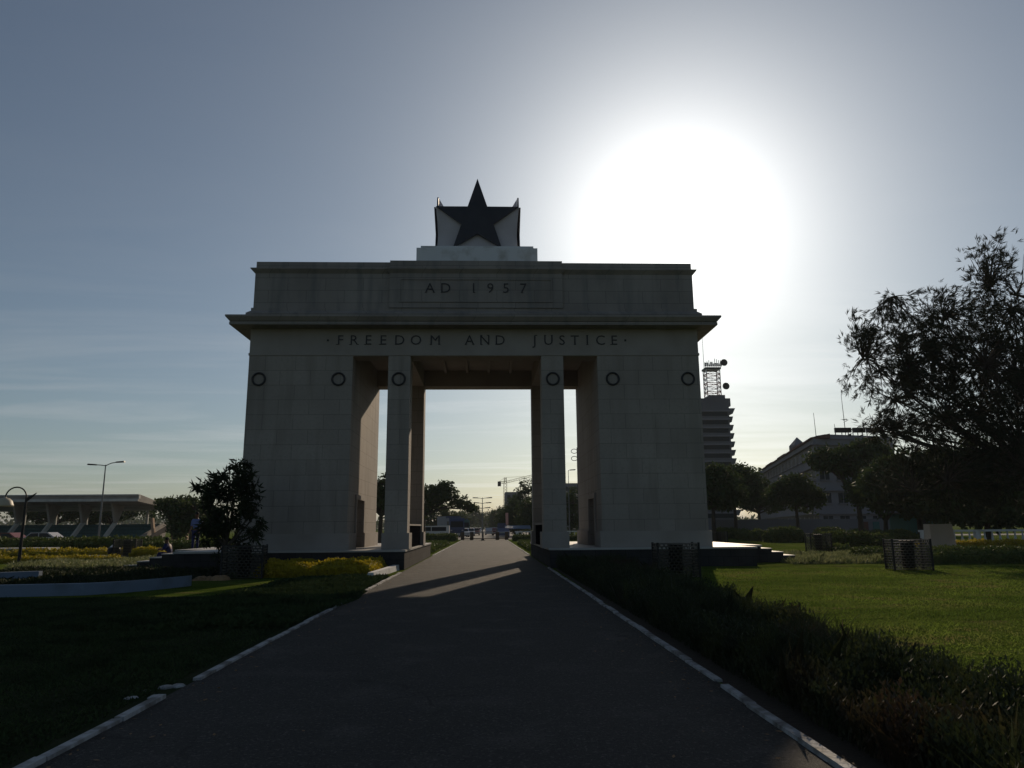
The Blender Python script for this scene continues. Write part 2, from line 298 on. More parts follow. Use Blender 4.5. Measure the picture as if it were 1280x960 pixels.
def bush_box(name, label, x0, x1, y0, y1, h, m, dens, ls, rot=0, cat='hedge', group=None, round_=.12, seed=1, elong=1.6, z=0):
    """clipped hedge: lumpy core with leaves standing off its faces"""
    global R
    R = np.random.default_rng(seed); cx, cy = (x0+x1)/2, (y0+y1)/2; hx, hy = (x1-x0)/2, (y1-y0)/2
    ca, sa = math.cos(rot), math.sin(rot)
    def tf(P): Q = P.copy(); Q[:, 0] = cx+P[:, 0]*ca-P[:, 1]*sa; Q[:, 1] = cy+P[:, 0]*sa+P[:, 1]*ca; Q[:, 2] = P[:, 2]+z; return Q
    mb = MB(); i_ = min(ls*.5, h*.25)
    p = np.array([(sx*(hx-i_), sy*(hy-i_), zz) for zz in (0, h-i_) for sx, sy in ((-1, -1), (1, -1), (1, 1), (-1, 1))], float)
    mb.hexa(tf(p)); core = np.array(mb.v)
    areas = [4*hx*hy, 2*hx*h, 2*hy*h, 2*hy*h, 2*hx*h]; P = []
    for k, a in enumerate(areas):
        n = int(a*dens)+1; u = R.random(n)*2-1; v = R.random(n)*2-1
        if k == 0: q = np.stack([u*hx, v*hy, np.full(n, h)], 1)
        elif k in (1, 4): q = np.stack([u*hx, np.full(n, -hy if k == 1 else hy), (v*.5+.5)*h], 1)
        else: q = np.stack([np.full(n, -hx if k == 2 else hx), u*hy, (v*.5+.5)*h], 1)
        P.append(q)
    P = np.concatenate(P)
    w = .035*np.sin(P[:, 0]*3.1+seed)*np.cos(P[:, 1]*2.3)+.03*np.sin(P[:, 0]*7+P[:, 1]*5)
    P[:, 2] += w*(P[:, 2] > h*.6)
    rr = round_                                   # soften the corners
    for a, hh in ((0, hx), (1, hy)):
        e = np.clip((np.abs(P[:, a])-(hh-rr))/rr, 0, 1); P[:, 2] -= e**2*rr*.7*(P[:, 2] > h*.55)
    P += R.normal(size=P.shape)*ls*.25
    q = leaf_quads(tf(P), ls, elong)
    cf = [[core[i] for i in f] for f in mb.f]
    q = np.concatenate([q, np.array(cf)])
    return tag(quads_mesh(name, q, m), label, cat, group)

def bed(name, label, cat, poly_fn, n, m, hgt, w, lean=.5, seed=3, k=3):
    """mass of upright strap leaves; poly_fn(n) gives ground points"""
    global R
    R = np.random.default_rng(seed); P = poly_fn(n); n = len(P)
    d = R.normal(size=(n, 3))*lean; d[:, 2] = 1; d /= np.linalg.norm(d, axis=1, keepdims=True)
    hh = hgt*(.35+.65*R.random((n, 1)))*(.8+.35*np.sin(P[:, :1]*2.1+1)*np.cos(P[:, 1:2]*1.7))
    s = np.cross(d, unit(n)); s /= np.linalg.norm(s, axis=1, keepdims=True); ww = w*(.6+.8*R.random((n, 1)))
    bend = R.normal(size=(n, 3))*.3*hh; bend[:, 2] = 0
    V = np.stack([P-s*ww*.4, P+s*ww*.4, P+d*hh*.6+s*ww*.5, P+d*hh+bend*.7, P+d*hh*.6-s*ww*.5], 1)
    return stuff(quads_mesh(name, V, m, k=5), label, cat)

# ---------------------------------------------------------------- ground, path, roads
def sheet(name, pts, z, m):
    mb = MB(); mb.add([(x, y, z) for x, y in pts], [tuple(range(len(pts)))]); return struct(mb.build(name, m))
sheet('ground', [(-3500, -60), (3500, -60), (3500, 6000), (-3500, 6000)], 0, M['grass'])
XL, XR = -3.13, 2.38
sheet('path', [(XL, -8), (XR, -8), (XR, 96), (XL, 96)], .008, M['asphalt'])
sheet('square', [(-150, 62), (-19, 62), (-19, 90), (-19, 96.5), (-150, 96.5)], .006, M['plaza'])
sheet('road', [(-150, 97), (120, 97), (120, 108), (14, 112), (14, 900), (-15, 900), (-15, 112), (-150, 108)], .012, M['road'])
sheet('side_path', [(13.5, 40.3), (70, 40.3), (70, 42.0), (13.5, 42.0)], .008, M['pale'])
def wobble_strip(x, y0, y1, w, h, seed, brk=()):
    """kerb run of separate stones with small steps between them"""
    rnd = random.Random(seed); mb = MB(); y = y0
    while y < y1-.2:
        l = min(rnd.uniform(.8, 1.15), y1-y)
        if not any(a < y+l*.5 < b for a, b in brk):
            dx, dz = rnd.uniform(-.008, .008), rnd.uniform(-.012, .006); e = rnd.uniform(-.015, .015)
            mb.hexa([(x+dx, y, -.05), (x+w+dx, y, -.05), (x+w+dx+e, y+l-.012, -.05), (x+dx+e, y+l-.012, -.05),
                     (x+dx+.01, y+.006, h+dz), (x+w+dx-.01, y+.006, h+dz), (x+w+dx+e-.01, y+l-.018, h+dz), (x+dx+e+.01, y+l-.018, h+dz)])
        y += l
    return mb
def kerb(x, y0, y1, seed, label, h=.04, w=.1, brk=()): return tag(wobble_strip(x, y0, y1, w, h, seed, brk).build('kerb', M['kerb']), label, 'kerb', 'white kerbs along the path')
kerb(XL-.05, 3, 27.0, 1, 'worn white kerb on the left of the path before the arch, broken at one spot', brk=((7.5, 8.2),))
kerb(XR-.04, 7.95, 29.3, 2, 'worn white kerb right of the path running up to the arch podium')
kerb(XR-.07, 3, 7.7, 3, 'nearest short run of white kerb right of the path, beyond a gap')
kerb(XL-.05, 43, 92, 4, 'distant kerb on the left of the path behind the arch')
kerb(XR-.04, 43, 92, 5, 'distant kerb on the right of the path behind the arch')
mb = MB(); mb.hexa([(-3.86, 24.2, 0), (-3.62, 24.2, 0), (-3.38, 29, 0), (-3.66, 29, 0), (-3.82, 24.2, .2), (-3.64, 24.2, .2), (-3.4, 29, .2), (-3.62, 29, .2)])
tag(mb.build('kerb_wall', M['white']), 'short thick white kerb wall between golden hedge and left podium corner', 'kerb')
# broken kerb lumps
rnd = random.Random(4); mb = MB()
for i in range(9):
    x, y = -3.28+rnd.uniform(-.22, .1), 7.9+rnd.uniform(-.35, .35); r = rnd.uniform(.03, .09); mb.lathe((x, y, 0), [(r, 0), (r*.9, r*.25), (r*.4, r*.38)], 5)
tag(mb.build('rubble', M['kerb']), 'broken white kerb fragments lying at the left path edge', 'rubble')

# ---------------------------------------------------------------- the arch
ax = -.485
arch = thing('triumphal_arch', 'grey stone independence arch with three openings and a black star on top', 'monument', (ax, 30, 0))
XA0, XA1, Y0, Y1 = -9.92, 9.0, 30.0, 37.7
TI0, TI1 = -5.62, 4.66
PZ = .75
def tower(x0, x1, inner, dy0=31.75, dy1=33.65):
    mb = MB(); nz = 1.39
    def slab(a, b, c, d, z0, z1): mb.box(a, b, c, d, z0, z1)
    s = 1 if inner > 0 else -1            # inner>0: inner face is x1
    if inner > 0: ix, ox = x1, x0
    else: ix, ox = x0, x1
    lo, hi = min(ox, ix-s*.45), max(ox, ix-s*.45)
    slab(lo, hi, Y0, Y1, PZ, 8.68)
    a, b = sorted((ix, ix-s*.45))
    slab(a, b, Y0, dy0, PZ, 8.68); slab(a, b, dy1, Y1, PZ, 8.68); slab(a, b, dy0, dy1, 2.85, 8.68)
    t = mb.build('tower', M['stone'], arch)
    pb = MB(); e = .1                    # plinth course
    pb.box(x0-(e if inner > 0 else -0), x1+(e if inner < 0 else 0), Y0-e, Y0-.002, PZ, nz); pb.box(x0-(e if inner > 0 else 0), x1+(e if inner < 0 else 0), Y1+.002, Y1+e, PZ, nz)
    oa, ob = sorted((ox, ox-s*e)); pb.box(oa-.002 if s > 0 else oa+.002, ob-.002 if s > 0 else ob+.002, Y0, Y1, PZ, nz)
    oa, ob = sorted((ix+s*.002, ix+s*e)); pb.box(oa, ob, Y0-e, dy0-.12, PZ, nz); pb.box(oa, ob, dy1+.12, Y1+e, PZ, nz)
    pb.build('plinth', M['stone_plain'], t)
    fr = MB(); oa, ob = sorted((ix-s*.02, ix+s*.07))
    fr.box(oa, ob, dy0-.13, dy0+.03, nz+.0, 2.8); fr.box(oa, ob, dy1-.03, dy1+.13, nz, 2.8); fr.box(oa, ob, dy0-.2, dy1+.2, 2.8, 3.0); fr.build('door_frame', M['stone_plain'], t)
    d = MB(); oa, ob = sorted((ix-s*.40, ix-s*.34)); d.box(oa, ob, dy0+.01, dy1-.01, PZ, 2.84); d.build('door', M['brownp'], t)
tower(XA0, TI0, 1); tower(TI1, XA1, -1)
for x0, x1 in ((-4.14, -3.22), (2.28, 3.21)):
    for y0, y1 in ((30.0, 30.92), (36.78, 37.7)):
        p = MB().box(x0, x1, y0, y1, PZ, 8.68).build('pillar', M['stone'], arch)
        b = MB(); e = .09; b.box(x0-e, x1+e, y0-e, y0-.002, PZ, 1.39); b.box(x0-e, x1+e, y1+.002, y1+e, PZ, 1.39)
        b.box(x0-e, x0-.002, y0-.002, y1+.002, PZ, 1.39); b.box(x1+.002, x1+e, y0-.002, y1+.002, PZ, 1.39); b.build('plinth', M['stone_plain'], p)
# low screens between front and rear pillars
for x0, x1 in ((-3.95, -3.3), (2.38, 3.0)):
    g = MB().box(x0, x1, 31.02, 36.68, PZ+.03, 1.68).build('low_screen', M['matte_black'], arch); MB().box(x0-.05, x1+.05, 31.0, 36.7, 1.683, 1.75).build('capping', M['stone_plain'], g)
# entablature : perimeter beams, cross beams, ceiling, frieze
mb = MB()
mb.box(XA0, XA1, Y0, 30.92, 8.68, 9.86); mb.box(XA0, XA1, 36.78, Y1, 8.68, 9.86)
mb.box(XA0, TI0, 30.92, 36.78, 8.68, 9.86); mb.box(TI1, XA1, 30.92, 36.78, 8.68, 9.86)
mb.box(TI0, TI1, 30.92, 36.78, 9.5, 9.86)
mb.box(-4.14, -3.22, 30.92, 36.78, 8.68, 9.5); mb.box(2.28, 3.21, 30.92, 36.78, 8.68, 9.5)
en = mb.build('entablature', M['stone_plain'], arch)
mb = MB()
for i in range(1, 5): x = -3.22+i*1.1; mb.box(x-.07, x+.07, 30.93, 36.77, 9.36, 9.498)
mb.build('ceiling_rib', M['stone_plain'], en)
e = .03; mb = MB(); mb.box(XA0-e, XA1+e, Y0-e, Y0-.002, 8.70, 8.80); mb.box(XA0-e, XA0-.002, Y0, Y1, 8.70, 8.80); mb.box(XA1+.002, XA1+e, Y0, Y1, 8.70, 8.80); mb.box(XA0-e, XA1+e, Y1+.002, Y1+e, 8.70, 8.80)
mb.build('band_moulding', M['stone_plain'], en)
mb = MB()
def ring(o0, o1, z0, z1):
    mb.hexa([(XA0-o0, Y0-o0, z0), (XA1+o0, Y0-o0, z0), (XA1+o0, Y1+o0, z0), (XA0-o0, Y1+o0, z0), (XA0-o1, Y0-o1, z1), (XA1+o1, Y0-o1, z1), (XA1+o1, Y1+o1, z1), (XA0-o1, Y1+o1, z1)])
ring(.68, .68, 9.86, 9.98); ring(.62, .62, 9.98, 10.01); ring(.68, .82, 10.01, 10.17); ring(.82, .82, 10.17, 10.24)
mb.build('cornice', M['attic_stone'], arch)
mb = MB(); ring(.2, .2, 10.24, 10.5); ring(.2, .06, 10.5, 10.62); ring(.04, .04, 10.62, 10.76); mb.build('attic_base', M['attic_stone'], arch)
AX0, AX1 = -9.88, 8.92
mb = MB(); mb.box(AX0, AX1, Y0, Y1, 10.76, 12.3)
mb.hexa([(AX0, Y0, 12.3), (AX1, Y0, 12.3), (AX1, Y1, 12.3), (AX0, Y1, 12.3), (AX0-.17, Y0-.17, 12.46), (AX1+.17, Y0-.17, 12.46), (AX1+.17, Y1+.17, 12.46), (AX0-.17, Y1+.17, 12.46)])
mb.box(AX0-.17, AX1+.17, Y0-.17, Y1+.17, 12.46, 12.5); mb.box(AX0+.02, AX1-.02, Y0+.02, Y1-.02, 12.5, 12.83)
att = mb.build('attic', M['attic_stone'], arch)
mb = MB(); mb.box(-4.16, 3.24, Y0-.1, Y0-.003, 10.765, 12.29); mb.hexa([(-4.16, Y0-.1, 12.29), (3.24, Y0-.1, 12.29), (3.24, Y0-.003, 12.29), (-4.16, Y0-.003, 12.29), (-4.32, Y0-.26, 12.45), (3.40, Y0-.26, 12.45), (3.40, Y0-.173, 12.45), (-4.32, Y0-.173, 12.45)])
mb.box(-4.32, 3.4, Y0-.26, Y0-.173, 12.45, 12.51); mb.box(-4.16, 3.24, Y0-.1, Y0+.018, 12.513, 12.87); mb.box(-4.16, 3.24, Y0+.018, Y0+.9, 12.834, 12.87)
ctr = mb.build('centre_panel', M['attic_stone'], arch)
mb = MB(); yf = Y0-.1
for a in ((-3.75, 2.8, 12.0, 12.06), (-3.75, 2.8, 11.0, 11.06), (-3.75, -3.69, 11.06, 12.0), (2.74, 2.8, 11.06, 12.0)): mb.box(a[0], a[1], yf-.035, yf-.003, a[2], a[3])
mb.build('panel_frame', M['attic_stone'], ctr)
# inscriptions
def glyphs(items, y, z, size, name, parent, thin=-.004, sx=1.):
    dg = None; v = []; f = []
    for ch, x in items:
        cu = bpy.data.curves.new('t', 'FONT'); cu.body = ch; cu.size = size; cu.align_x = 'CENTER'; cu.extrude = .03; cu.offset = thin; cu.resolution_u = 3
        o = bpy.data.objects.new('t', cu); C.objects.link(o); bpy.context.view_layer.update()
        me = bpy.data.meshes.new_from_object(o.evaluated_get(bpy.context.evaluated_depsgraph_get()))
        b = len(v); v += [(x+q.co.x*sx, y-q.co.z, z+q.co.y) for q in me.vertices]; f += [tuple(i+b for i in p.vertices) for p in me.polygons]
        bpy.data.objects.remove(o); bpy.data.curves.remove(cu); bpy.data.meshes.remove(me)
        # small serifs at the stroke ends
    m = MB(); m.add(v, f)
    return m
SER = {'F': [(-.13, 0)], 'R': [(-.14, 0), (.17, 0)], 'E': [(-.13, 0)], 'D': [(-.15, 0)], 'M': [(-.18, 0), (.18, 0), ], 'A': [(-.16, 0), (.16, 0)], 'N': [(-.14, 0), (.14, 1), (-.14, 1)], 'U': [(-.14, 1), (.14, 1)], 'T': [(0, 0)], 'I': [(0, 0), (0, 1)], 'J': [(.06, 1)], '1': [(.02, 0)], '7': [(-.05, 0)]}
def inscription(px_items, py_base, size, y, py, parent, name):
    xs = [(c, at(px, py, y).x) for c, px in px_items]; z = at(600, py_base, y).z
    cap = size*.7
    for c, x in xs:
        g = glyphs([(c, x)], y-.0, z, size, name, parent, sx=1.02)
        for dx, top in SER.get(c, []): zz = z+(cap-.02 if top else 0); g.box(x+dx*size/.6-.045, x+dx*size/.6+.045, y-.031, y-.0, zz, zz+.02)
        g.build('inscription_letter', M['bronze'], parent)
inscription([('F', 425.5), ('R', 442.5), ('E', 460.5), ('E', 479), ('D', 499.5), ('O', 520), ('M', 544), ('A', 587), ('N', 606), ('D', 625), ('J', 668.5), ('U', 685.5), ('S', 702.5), ('T', 718.5), ('I', 734), ('C', 750.5), ('E', 767.5)], 431, .60, Y0-.002, 425, en, 'inscription')
inscription([('A', 537.5), ('D', 557), ('1', 592), ('9', 613), ('5', 632.5), ('7', 654)], 366, .62, yf-.002, 361, ctr, 'inscription')
for px in (410, 781.5): p = at(px, 425.5, Y0); MB().box(p.x-.04, p.x+.04, Y0-.03, Y0-.002, p.z-.04, p.z+.04).build('inscription_stop', M['bronze'], en)
for x in (-9.47, -6.19, -3.69, 2.76, 5.29, 8.49):          # bronze rings
    mb = MB(); n, k, Rr, r = 28, 8, .255, .042; v = []; f = []
    for i in range(n):
        t = 2*math.pi*i/n
        for j in range(k): s_ = 2*math.pi*j/k; q = Rr+r*math.cos(s_); v.append((x+q*math.cos(t), Y0-.03+r*math.sin(s_)*1.0, 7.69+q*math.sin(t)))
    for i in range(n):
        for j in range(k): f.append((i*k+j, i*k+(j+1) % k, ((i+1) % n)*k+(j+1) % k, ((i+1) % n)*k+j))
    mb.add(v, f); mb.build('bronze_ring', M['bronze'], arch, True)
# star block
cx = -.445; yb0, yb1 = 31.9, 35.8; ym = (yb0+yb1)/2
mb = MB(); mb.box(-3.19, 2.29, 31.35, 36.3, 12.83, 14.03); mb.box(-3.02, 2.12, 31.55, 36.1, 14.03, 14.2); mb.build('star_base', M['white'], arch)
mb = MB(); lv = [(14.2, 1.86), (14.9, 1.83), (15.5, 1.86), (16.3, 1.94)]; v = []
for z, hw in lv: v += [(cx-hw, ym-hw, z), (cx+hw, ym-hw, z), (cx+hw, ym+hw, z), (cx-hw, ym+hw, z)]
f = [(0, 3, 2, 1), (12, 13, 14, 15)]+[(k*4+i, k*4+(i+1) % 4, k*4+4+(i+1) % 4, k*4+4+i) for k in range(3) for i in range(4)]
mb.add(v, f)
for a in range(4):                                         # wedges behind the star tips
    ca, sa = round(math.cos(a*math.pi/2)), round(math.sin(a*math.pi/2))
    def w(u, d, z): return (cx+u*ca-d*sa, ym+u*sa+d*ca, z)
    mb.add([w(-.46, -1.93, 16.3), w(.46, -1.93, 16.3), w(0, -1.93, 17.6), w(0, -1.2, 16.3)], [(0, 1, 2), (1, 3, 2), (3, 0, 2), (0, 3, 1)])
blk = mb.build('star_block', M['plaster'], arch)
sp_ = []
for k in range(10):
    t = math.pi/2+k*math.pi/5; r = 2.03 if k % 2 == 0 else .78
    x, z = r*math.cos(t), 15.64+r*math.sin(t)
    if k in (4, 6): x, z = (-1.13 if k == 4 else 1.13), 14.22
    if k == 5: z = 14.93
    sp_.append((x, z))
for a in range(4):
    mb = MB(); ca, sa = round(math.cos(a*math.pi/2)), round(math.sin(a*math.pi/2)); n = 10
    v = [(cx+x*ca-d*sa, ym+x*sa+d*ca, z) for d in (-2.02, -1.945) for x, z in sp_]
    mb.add(v, [tuple(range(n))[::-1], tuple(range(n, 2*n))]+[(i, (i+1) % n, n+(i+1) % n, n+i) for i in range(n)]); mb.build('black_star', M['black'], blk)
# podium with side steps
pod = []
for side in (-1, 1):
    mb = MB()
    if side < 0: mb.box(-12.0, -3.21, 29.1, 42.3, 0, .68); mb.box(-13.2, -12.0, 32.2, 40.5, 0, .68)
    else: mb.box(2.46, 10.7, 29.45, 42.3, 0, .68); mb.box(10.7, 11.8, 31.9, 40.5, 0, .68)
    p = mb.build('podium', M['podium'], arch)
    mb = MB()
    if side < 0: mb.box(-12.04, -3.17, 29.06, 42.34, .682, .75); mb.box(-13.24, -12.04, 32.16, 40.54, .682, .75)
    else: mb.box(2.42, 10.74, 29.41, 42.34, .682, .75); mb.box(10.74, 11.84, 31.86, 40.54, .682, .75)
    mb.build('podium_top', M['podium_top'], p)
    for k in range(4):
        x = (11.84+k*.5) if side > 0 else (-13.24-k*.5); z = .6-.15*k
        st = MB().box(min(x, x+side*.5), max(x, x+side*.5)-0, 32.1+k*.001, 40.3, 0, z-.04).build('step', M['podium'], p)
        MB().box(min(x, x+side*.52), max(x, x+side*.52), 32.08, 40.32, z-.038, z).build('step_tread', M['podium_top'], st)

# ---------------------------------------------------------------- woven bins
def make_bin(label, loc):
    t = thing('lattice_bin', label, 'litter bin', loc, 'woven metal bins on the lawns'); x, y, z = loc
    w, d, h, n = .64, .36, 1.05, 11
    for (a0, a1, fix, ax_) in ((-w, w, -d, 0), (-w, w, d, 0), (-d, d, -w, 1), (-d, d, w, 1)):
        mb = MB()
        for k in range(n+1):
            zz = .04+k*(h-.06)/n
            if ax_ == 0:
                q0 = z+zz; mb.hexa([(x+a0, y+fix-.028, q0-.006), (x+a1, y+fix-.028, q0-.006), (x+a1, y+fix+.028, q0+.004), (x+a0, y+fix+.028, q0+.004), (x+a0, y+fix-.028, q0+.006), (x+a1, y+fix-.028, q0+.006), (x+a1, y+fix+.028, q0+.019), (x+a0, y+fix+.028, q0+.019)])
            else: mb.box(x+fix-.012, x+fix+.012, y+a0, y+a1, z+zz, z+zz+.026)
            if k < n:
                q = a0+(.0 if k % 2 else .07)
                while q <= a1:
                    if ax_ == 0: mb.box(x+q-.016, x+q+.016, y+fix-.009, y+fix+.009, z+zz+.026, z+zz+(h-.06)/n)
                    else: mb.box(x+fix-.009, x+fix+.009, y+q-.016, y+q+.016, z+zz+.026, z+zz+(h-.06)/n)
                    q += .14
        mb.build('lattice_panel', M['steel'], t)
    for sx in (-1, 1):
        for sy in (-1, 1): MB().box(x+sx*w-.03, x+sx*w+.03, y+sy*d-.03, y+sy*d+.03, z, z+h+.03).build('corner_post', M['dark'], t)
    MB().lathe((x, y, z+.06), [(.2, 0), (.23, .9), (.25, .92), (.25, .95), (.2, .95)], 16).build('liner', M['dark'], t, True)
    return t
b1 = gnd(846, 722); b0 = make_bin('dark lattice bin standing in the arch shadow before the right tower', (b1.x, b1.y, 0))
for px, py, lab, rz in ((1137, 712.5, 'lattice bin with light shining through its woven sides on the sunny lawn', rad(-7)), (1024, 689, 'small distant lattice bin between clipped hedges on the right', math.pi), (899, 680, 'most distant lattice bin beside the right tower edge, before the hedges', math.pi),
                        (304, 723, 'dark lattice bin beside the bushy tree left of the arch', .12), (158, 697, 'lattice bin among golden hedges on the far left', math.pi)):
    g_ = gnd(px, py); dup(b0, (g_.x, g_.y, 0), lab, rz)
p = gnd(142, 697); t = thing('round_planter', 'dark round pot with glossy white scraps on top, left midground', 'pot', p)
MB().lathe(p, [(.22, 0), (.34, .25), (.36, .5), (.3, .6), (.2, .6)], 14).build('pot', M['dark'], t, True)
mb = MB(); mb.lathe((p.x-.05, p.y-.1, p.z+.5), [(.1, 0), (.2, .06), (.12, .16), (.02, .18)], 7); mb.lathe((p.x-.12, p.y, p.z+.62), [(.05, 0), (.1, .06), (.02, .12)], 6); mb.build('scraps', M['whitep'], t)

# ---------------------------------------------------------------- planting in the foreground
def trap(yl, yr, xin, xout):          # random points with x between xin(y) and xout(y)
    def fn(n):
        y = yl+(yr-yl)*R.random(n); a, b = xin(y), xout(y); return np.stack([a+(b-a)*R.random(n), y, np.zeros(n)], 1)
    return fn
xo = lambda y: 4.2+.03*(y-8)+.14*np.sin(y*1.9)+.08*np.sin(y*4.7)
sheet('bed_soil', [(2.37, 3.0), (4.0, 3.0), (4.7, 28.9), (2.6, 28.9)], .004, M['soil'])
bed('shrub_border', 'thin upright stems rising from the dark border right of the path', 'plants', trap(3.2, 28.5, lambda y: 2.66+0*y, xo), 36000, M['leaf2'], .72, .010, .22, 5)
def leafy(name, label, cat, fn, n, m, h, ls, seed):
    """small leaves massed under an uneven top surface"""
    global R
    R = np.random.default_rng(seed); P = fn(n); top = h*(.72+.16*np.sin(P[:, 0]*3.3+P[:, 1]*1.3)+.14*np.sin(P[:, 1]*4.1-P[:, 0]*2.2)+.12*np.sin(P[:, 0]*9)*np.cos(P[:, 1]*8)+.25*R.random(len(P))**4)
    P[:, 2] = top*R.random(len(P))**.45; D = np.zeros((len(P), 3)); D[:, 2] = .8
    return stuff(quads_mesh(name, leaf_quads(P, ls, 2.4, D=D), m), label, cat)
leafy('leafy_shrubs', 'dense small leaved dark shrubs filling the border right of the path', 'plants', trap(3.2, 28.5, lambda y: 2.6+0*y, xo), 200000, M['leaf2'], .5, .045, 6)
# short grass on the lawns
def lawn_pts(x0, x1, y0, y1):
    def fn(n): y = y0+(y1-y0)*R.random(n)**1.5; return np.stack([x0+(x1-x0)*R.random(n), y, np.zeros(n)], 1)
    return fn
bed('lawn_grass', 'short green grass of the sunny lawn on the right', 'grass', lawn_pts(3.9, 24, 4, 27.5), 200000, M['blade'], .075, .012, .9, 8)
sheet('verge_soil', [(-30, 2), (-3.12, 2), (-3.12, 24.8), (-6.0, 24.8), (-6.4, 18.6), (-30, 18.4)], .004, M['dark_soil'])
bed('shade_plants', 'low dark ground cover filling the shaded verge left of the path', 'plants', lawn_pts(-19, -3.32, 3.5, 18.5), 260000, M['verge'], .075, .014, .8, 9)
def litter(n):
    y = 3.5+25*R.random(n)**1.4; side = R.random(n) < .5; off = R.exponential(.35, n); x = np.where(side, XL+.05+off, XR-.05-off); return np.stack([x, y, np.full(n, .014)], 1)
R = np.random.default_rng(91); Q_ = leaf_quads(litter(420), .05, 1.8); Q_[:, :, 2] = .012+np.abs(Q_[:, :, 2]-.014)*.25
stuff(quads_mesh('fallen_leaves', Q_, M['dry']), 'scattered small dry leaves along both edges of the path', 'leaves')
# left : dark hedge with golden hedge behind
bed('low_bed', 'dark low ground cover plants along the left path edge before the golden hedge', 'plants', trap(12.5, 24.9, lambda y: -6.7+.05*(y-12), lambda y: -3.28+.3*np.exp(-((y-17.3)/2.2)**2)), 42000, M['verge'], .2, .045, .9, 21)
bush_box('hedge', 'bright golden clipped hedge beside the left podium corner', -5.9, -3.9, 25.2, 28.7, .42, M['gold'], 1500, .08, seed=22, round_=.2)
bush_box('hedge', 'longer low golden hedge strip in front of the left tower', -7.7, -5.95, 25.2, 26.8, .4, M['gold'], 1400, .08, seed=23, round_=.2)
bush_box('hedge', 'thin golden hedge strip close against the left podium', -8.2, -6.4, 27.7, 28.6, .42, M['gold'], 1300, .08, seed=24, round_=.2)
# right lawn bands
bed('strappy_bed', 'pale variegated strap leaved plants beside the podium steps', 'plants', lambda n: (lambda y: np.stack([12.6+.05*(y-31)+(7.5-.25*(y-31))*R.random(n), y, np.zeros(n)], 1))(30.3+8*R.random(n)), 16000, M['strap'], .42, .03, .5, 12)
bush_box('hedge', 'low dark hedge band behind the sunny lawn on the right', 16.6, 36, 29.4, 31.2, .38, M['hedge'], 420, .1, seed=31)
bush_box('hedge', 'second low hedge band behind the lattice bin on the right', 17.5, 42, 33.6, 35.6, .42, M['hedge'], 300, .12, seed=32)
bush_box('hedge', 'thin golden hedge line at the foot of the white balustrade', 26.5, 46, 44.6, 45.4, .5, M['gold'], 300, .12, seed=33)
grp = 'clipped box hedges beyond the right tower'
for i, (a, b, yb, yt, lab) in enumerate(((893, 927, 673.5, 661.5, 'long clipped hedge nearest the right tower edge'), (928, 942, 675, 662.5, 'small cube hedge right of the tower between two longer hedges'), (944, 960, 676.5, 662.5, 'square clipped hedge second of the left row beyond the tower'),
     (961, 1007, 678, 661, 'wide clipped hedge in the middle of the row before the building'), (1020, 1057, 672, 660.5, 'tall back hedge with rounded top behind the long front hedge'),
     (1026, 1094, 683.5, 666.5, 'longest dark front hedge beside the small distant bin'), (1066, 1090, 672, 662.5, 'back hedge behind the right end of the longest hedge'), (1095, 1111, 674, 663.5, 'narrow upright hedge left of the two rounded hedges'),
     (1097, 1122, 683, 669, 'low rounded hedge left of the stone pier'), (1112, 1149, 680, 664.5, 'broad rounded hedge just left of the stone pier'), (1038, 1072, 689, 683, 'very low hedge pad before the longest hedge'))):
    g0, g1 = gnd(a, yb), gnd(b, yb); h = at(a, yt, (g0.y+g1.y)/2+.8).z
    bush_box('box_hedge', lab, g0.x, g1.x, min(g0.y, g1.y), min(g0.y, g1.y)+2.4, h, M['hedge'], 160, .2, group=grp, seed=40+i, round_=.5)
# left midground beds
bush_box('hedge', 'long dark hedge in the far left midground before the grandstand', -47, -22.5, 52, 54, .95, M['hedge'], 130, .2, seed=61, round_=.3)
bush_box('hedge', 'dark hedge right of the left lattice bin', -21.5, -16.4, 47, 49, .8, M['hedge'], 200, .16, seed=62, round_=.3)
bush_box('hedge', 'golden hedge line in front of the long dark hedge on the left', -36, -20.5, 46.0, 47.2, .4, M['gold'], 260, .14, seed=63, round_=.3)
bush_box('hedge', 'nearer golden brown hedge line at the left picture edge', -27, -18.5, 38.2, 38.9, .3, M['gold'], 350, .12, seed=64, round_=.3)
bush_box('hedge', 'small golden rounded bush right of the left lattice bin', -20.2, -18.6, 43.0, 44.0, .55, M['gold'], 500, .1, seed=65, round_=.3)
bed('olive_bed', 'olive grey feathery ground cover plants left of the arch', 'plants', lambda n: (lambda y: np.stack([-13.2-.42*(y-31)+(-6.5)*R.random(n), y, np.zeros(n)], 1))(32+9*R.random(n)), 22000, M['strap'], .36, .03, .6, 14)
bed('dark_bed', 'dark low plants behind the pale blue wall on the left', 'plants', lambda n: (lambda y: np.stack([-9.5-9*R.random(n), y, np.zeros(n)], 1))(22.4+8*R.random(n)), 26000, M['dleaf'], .3, .06, .7, 15)
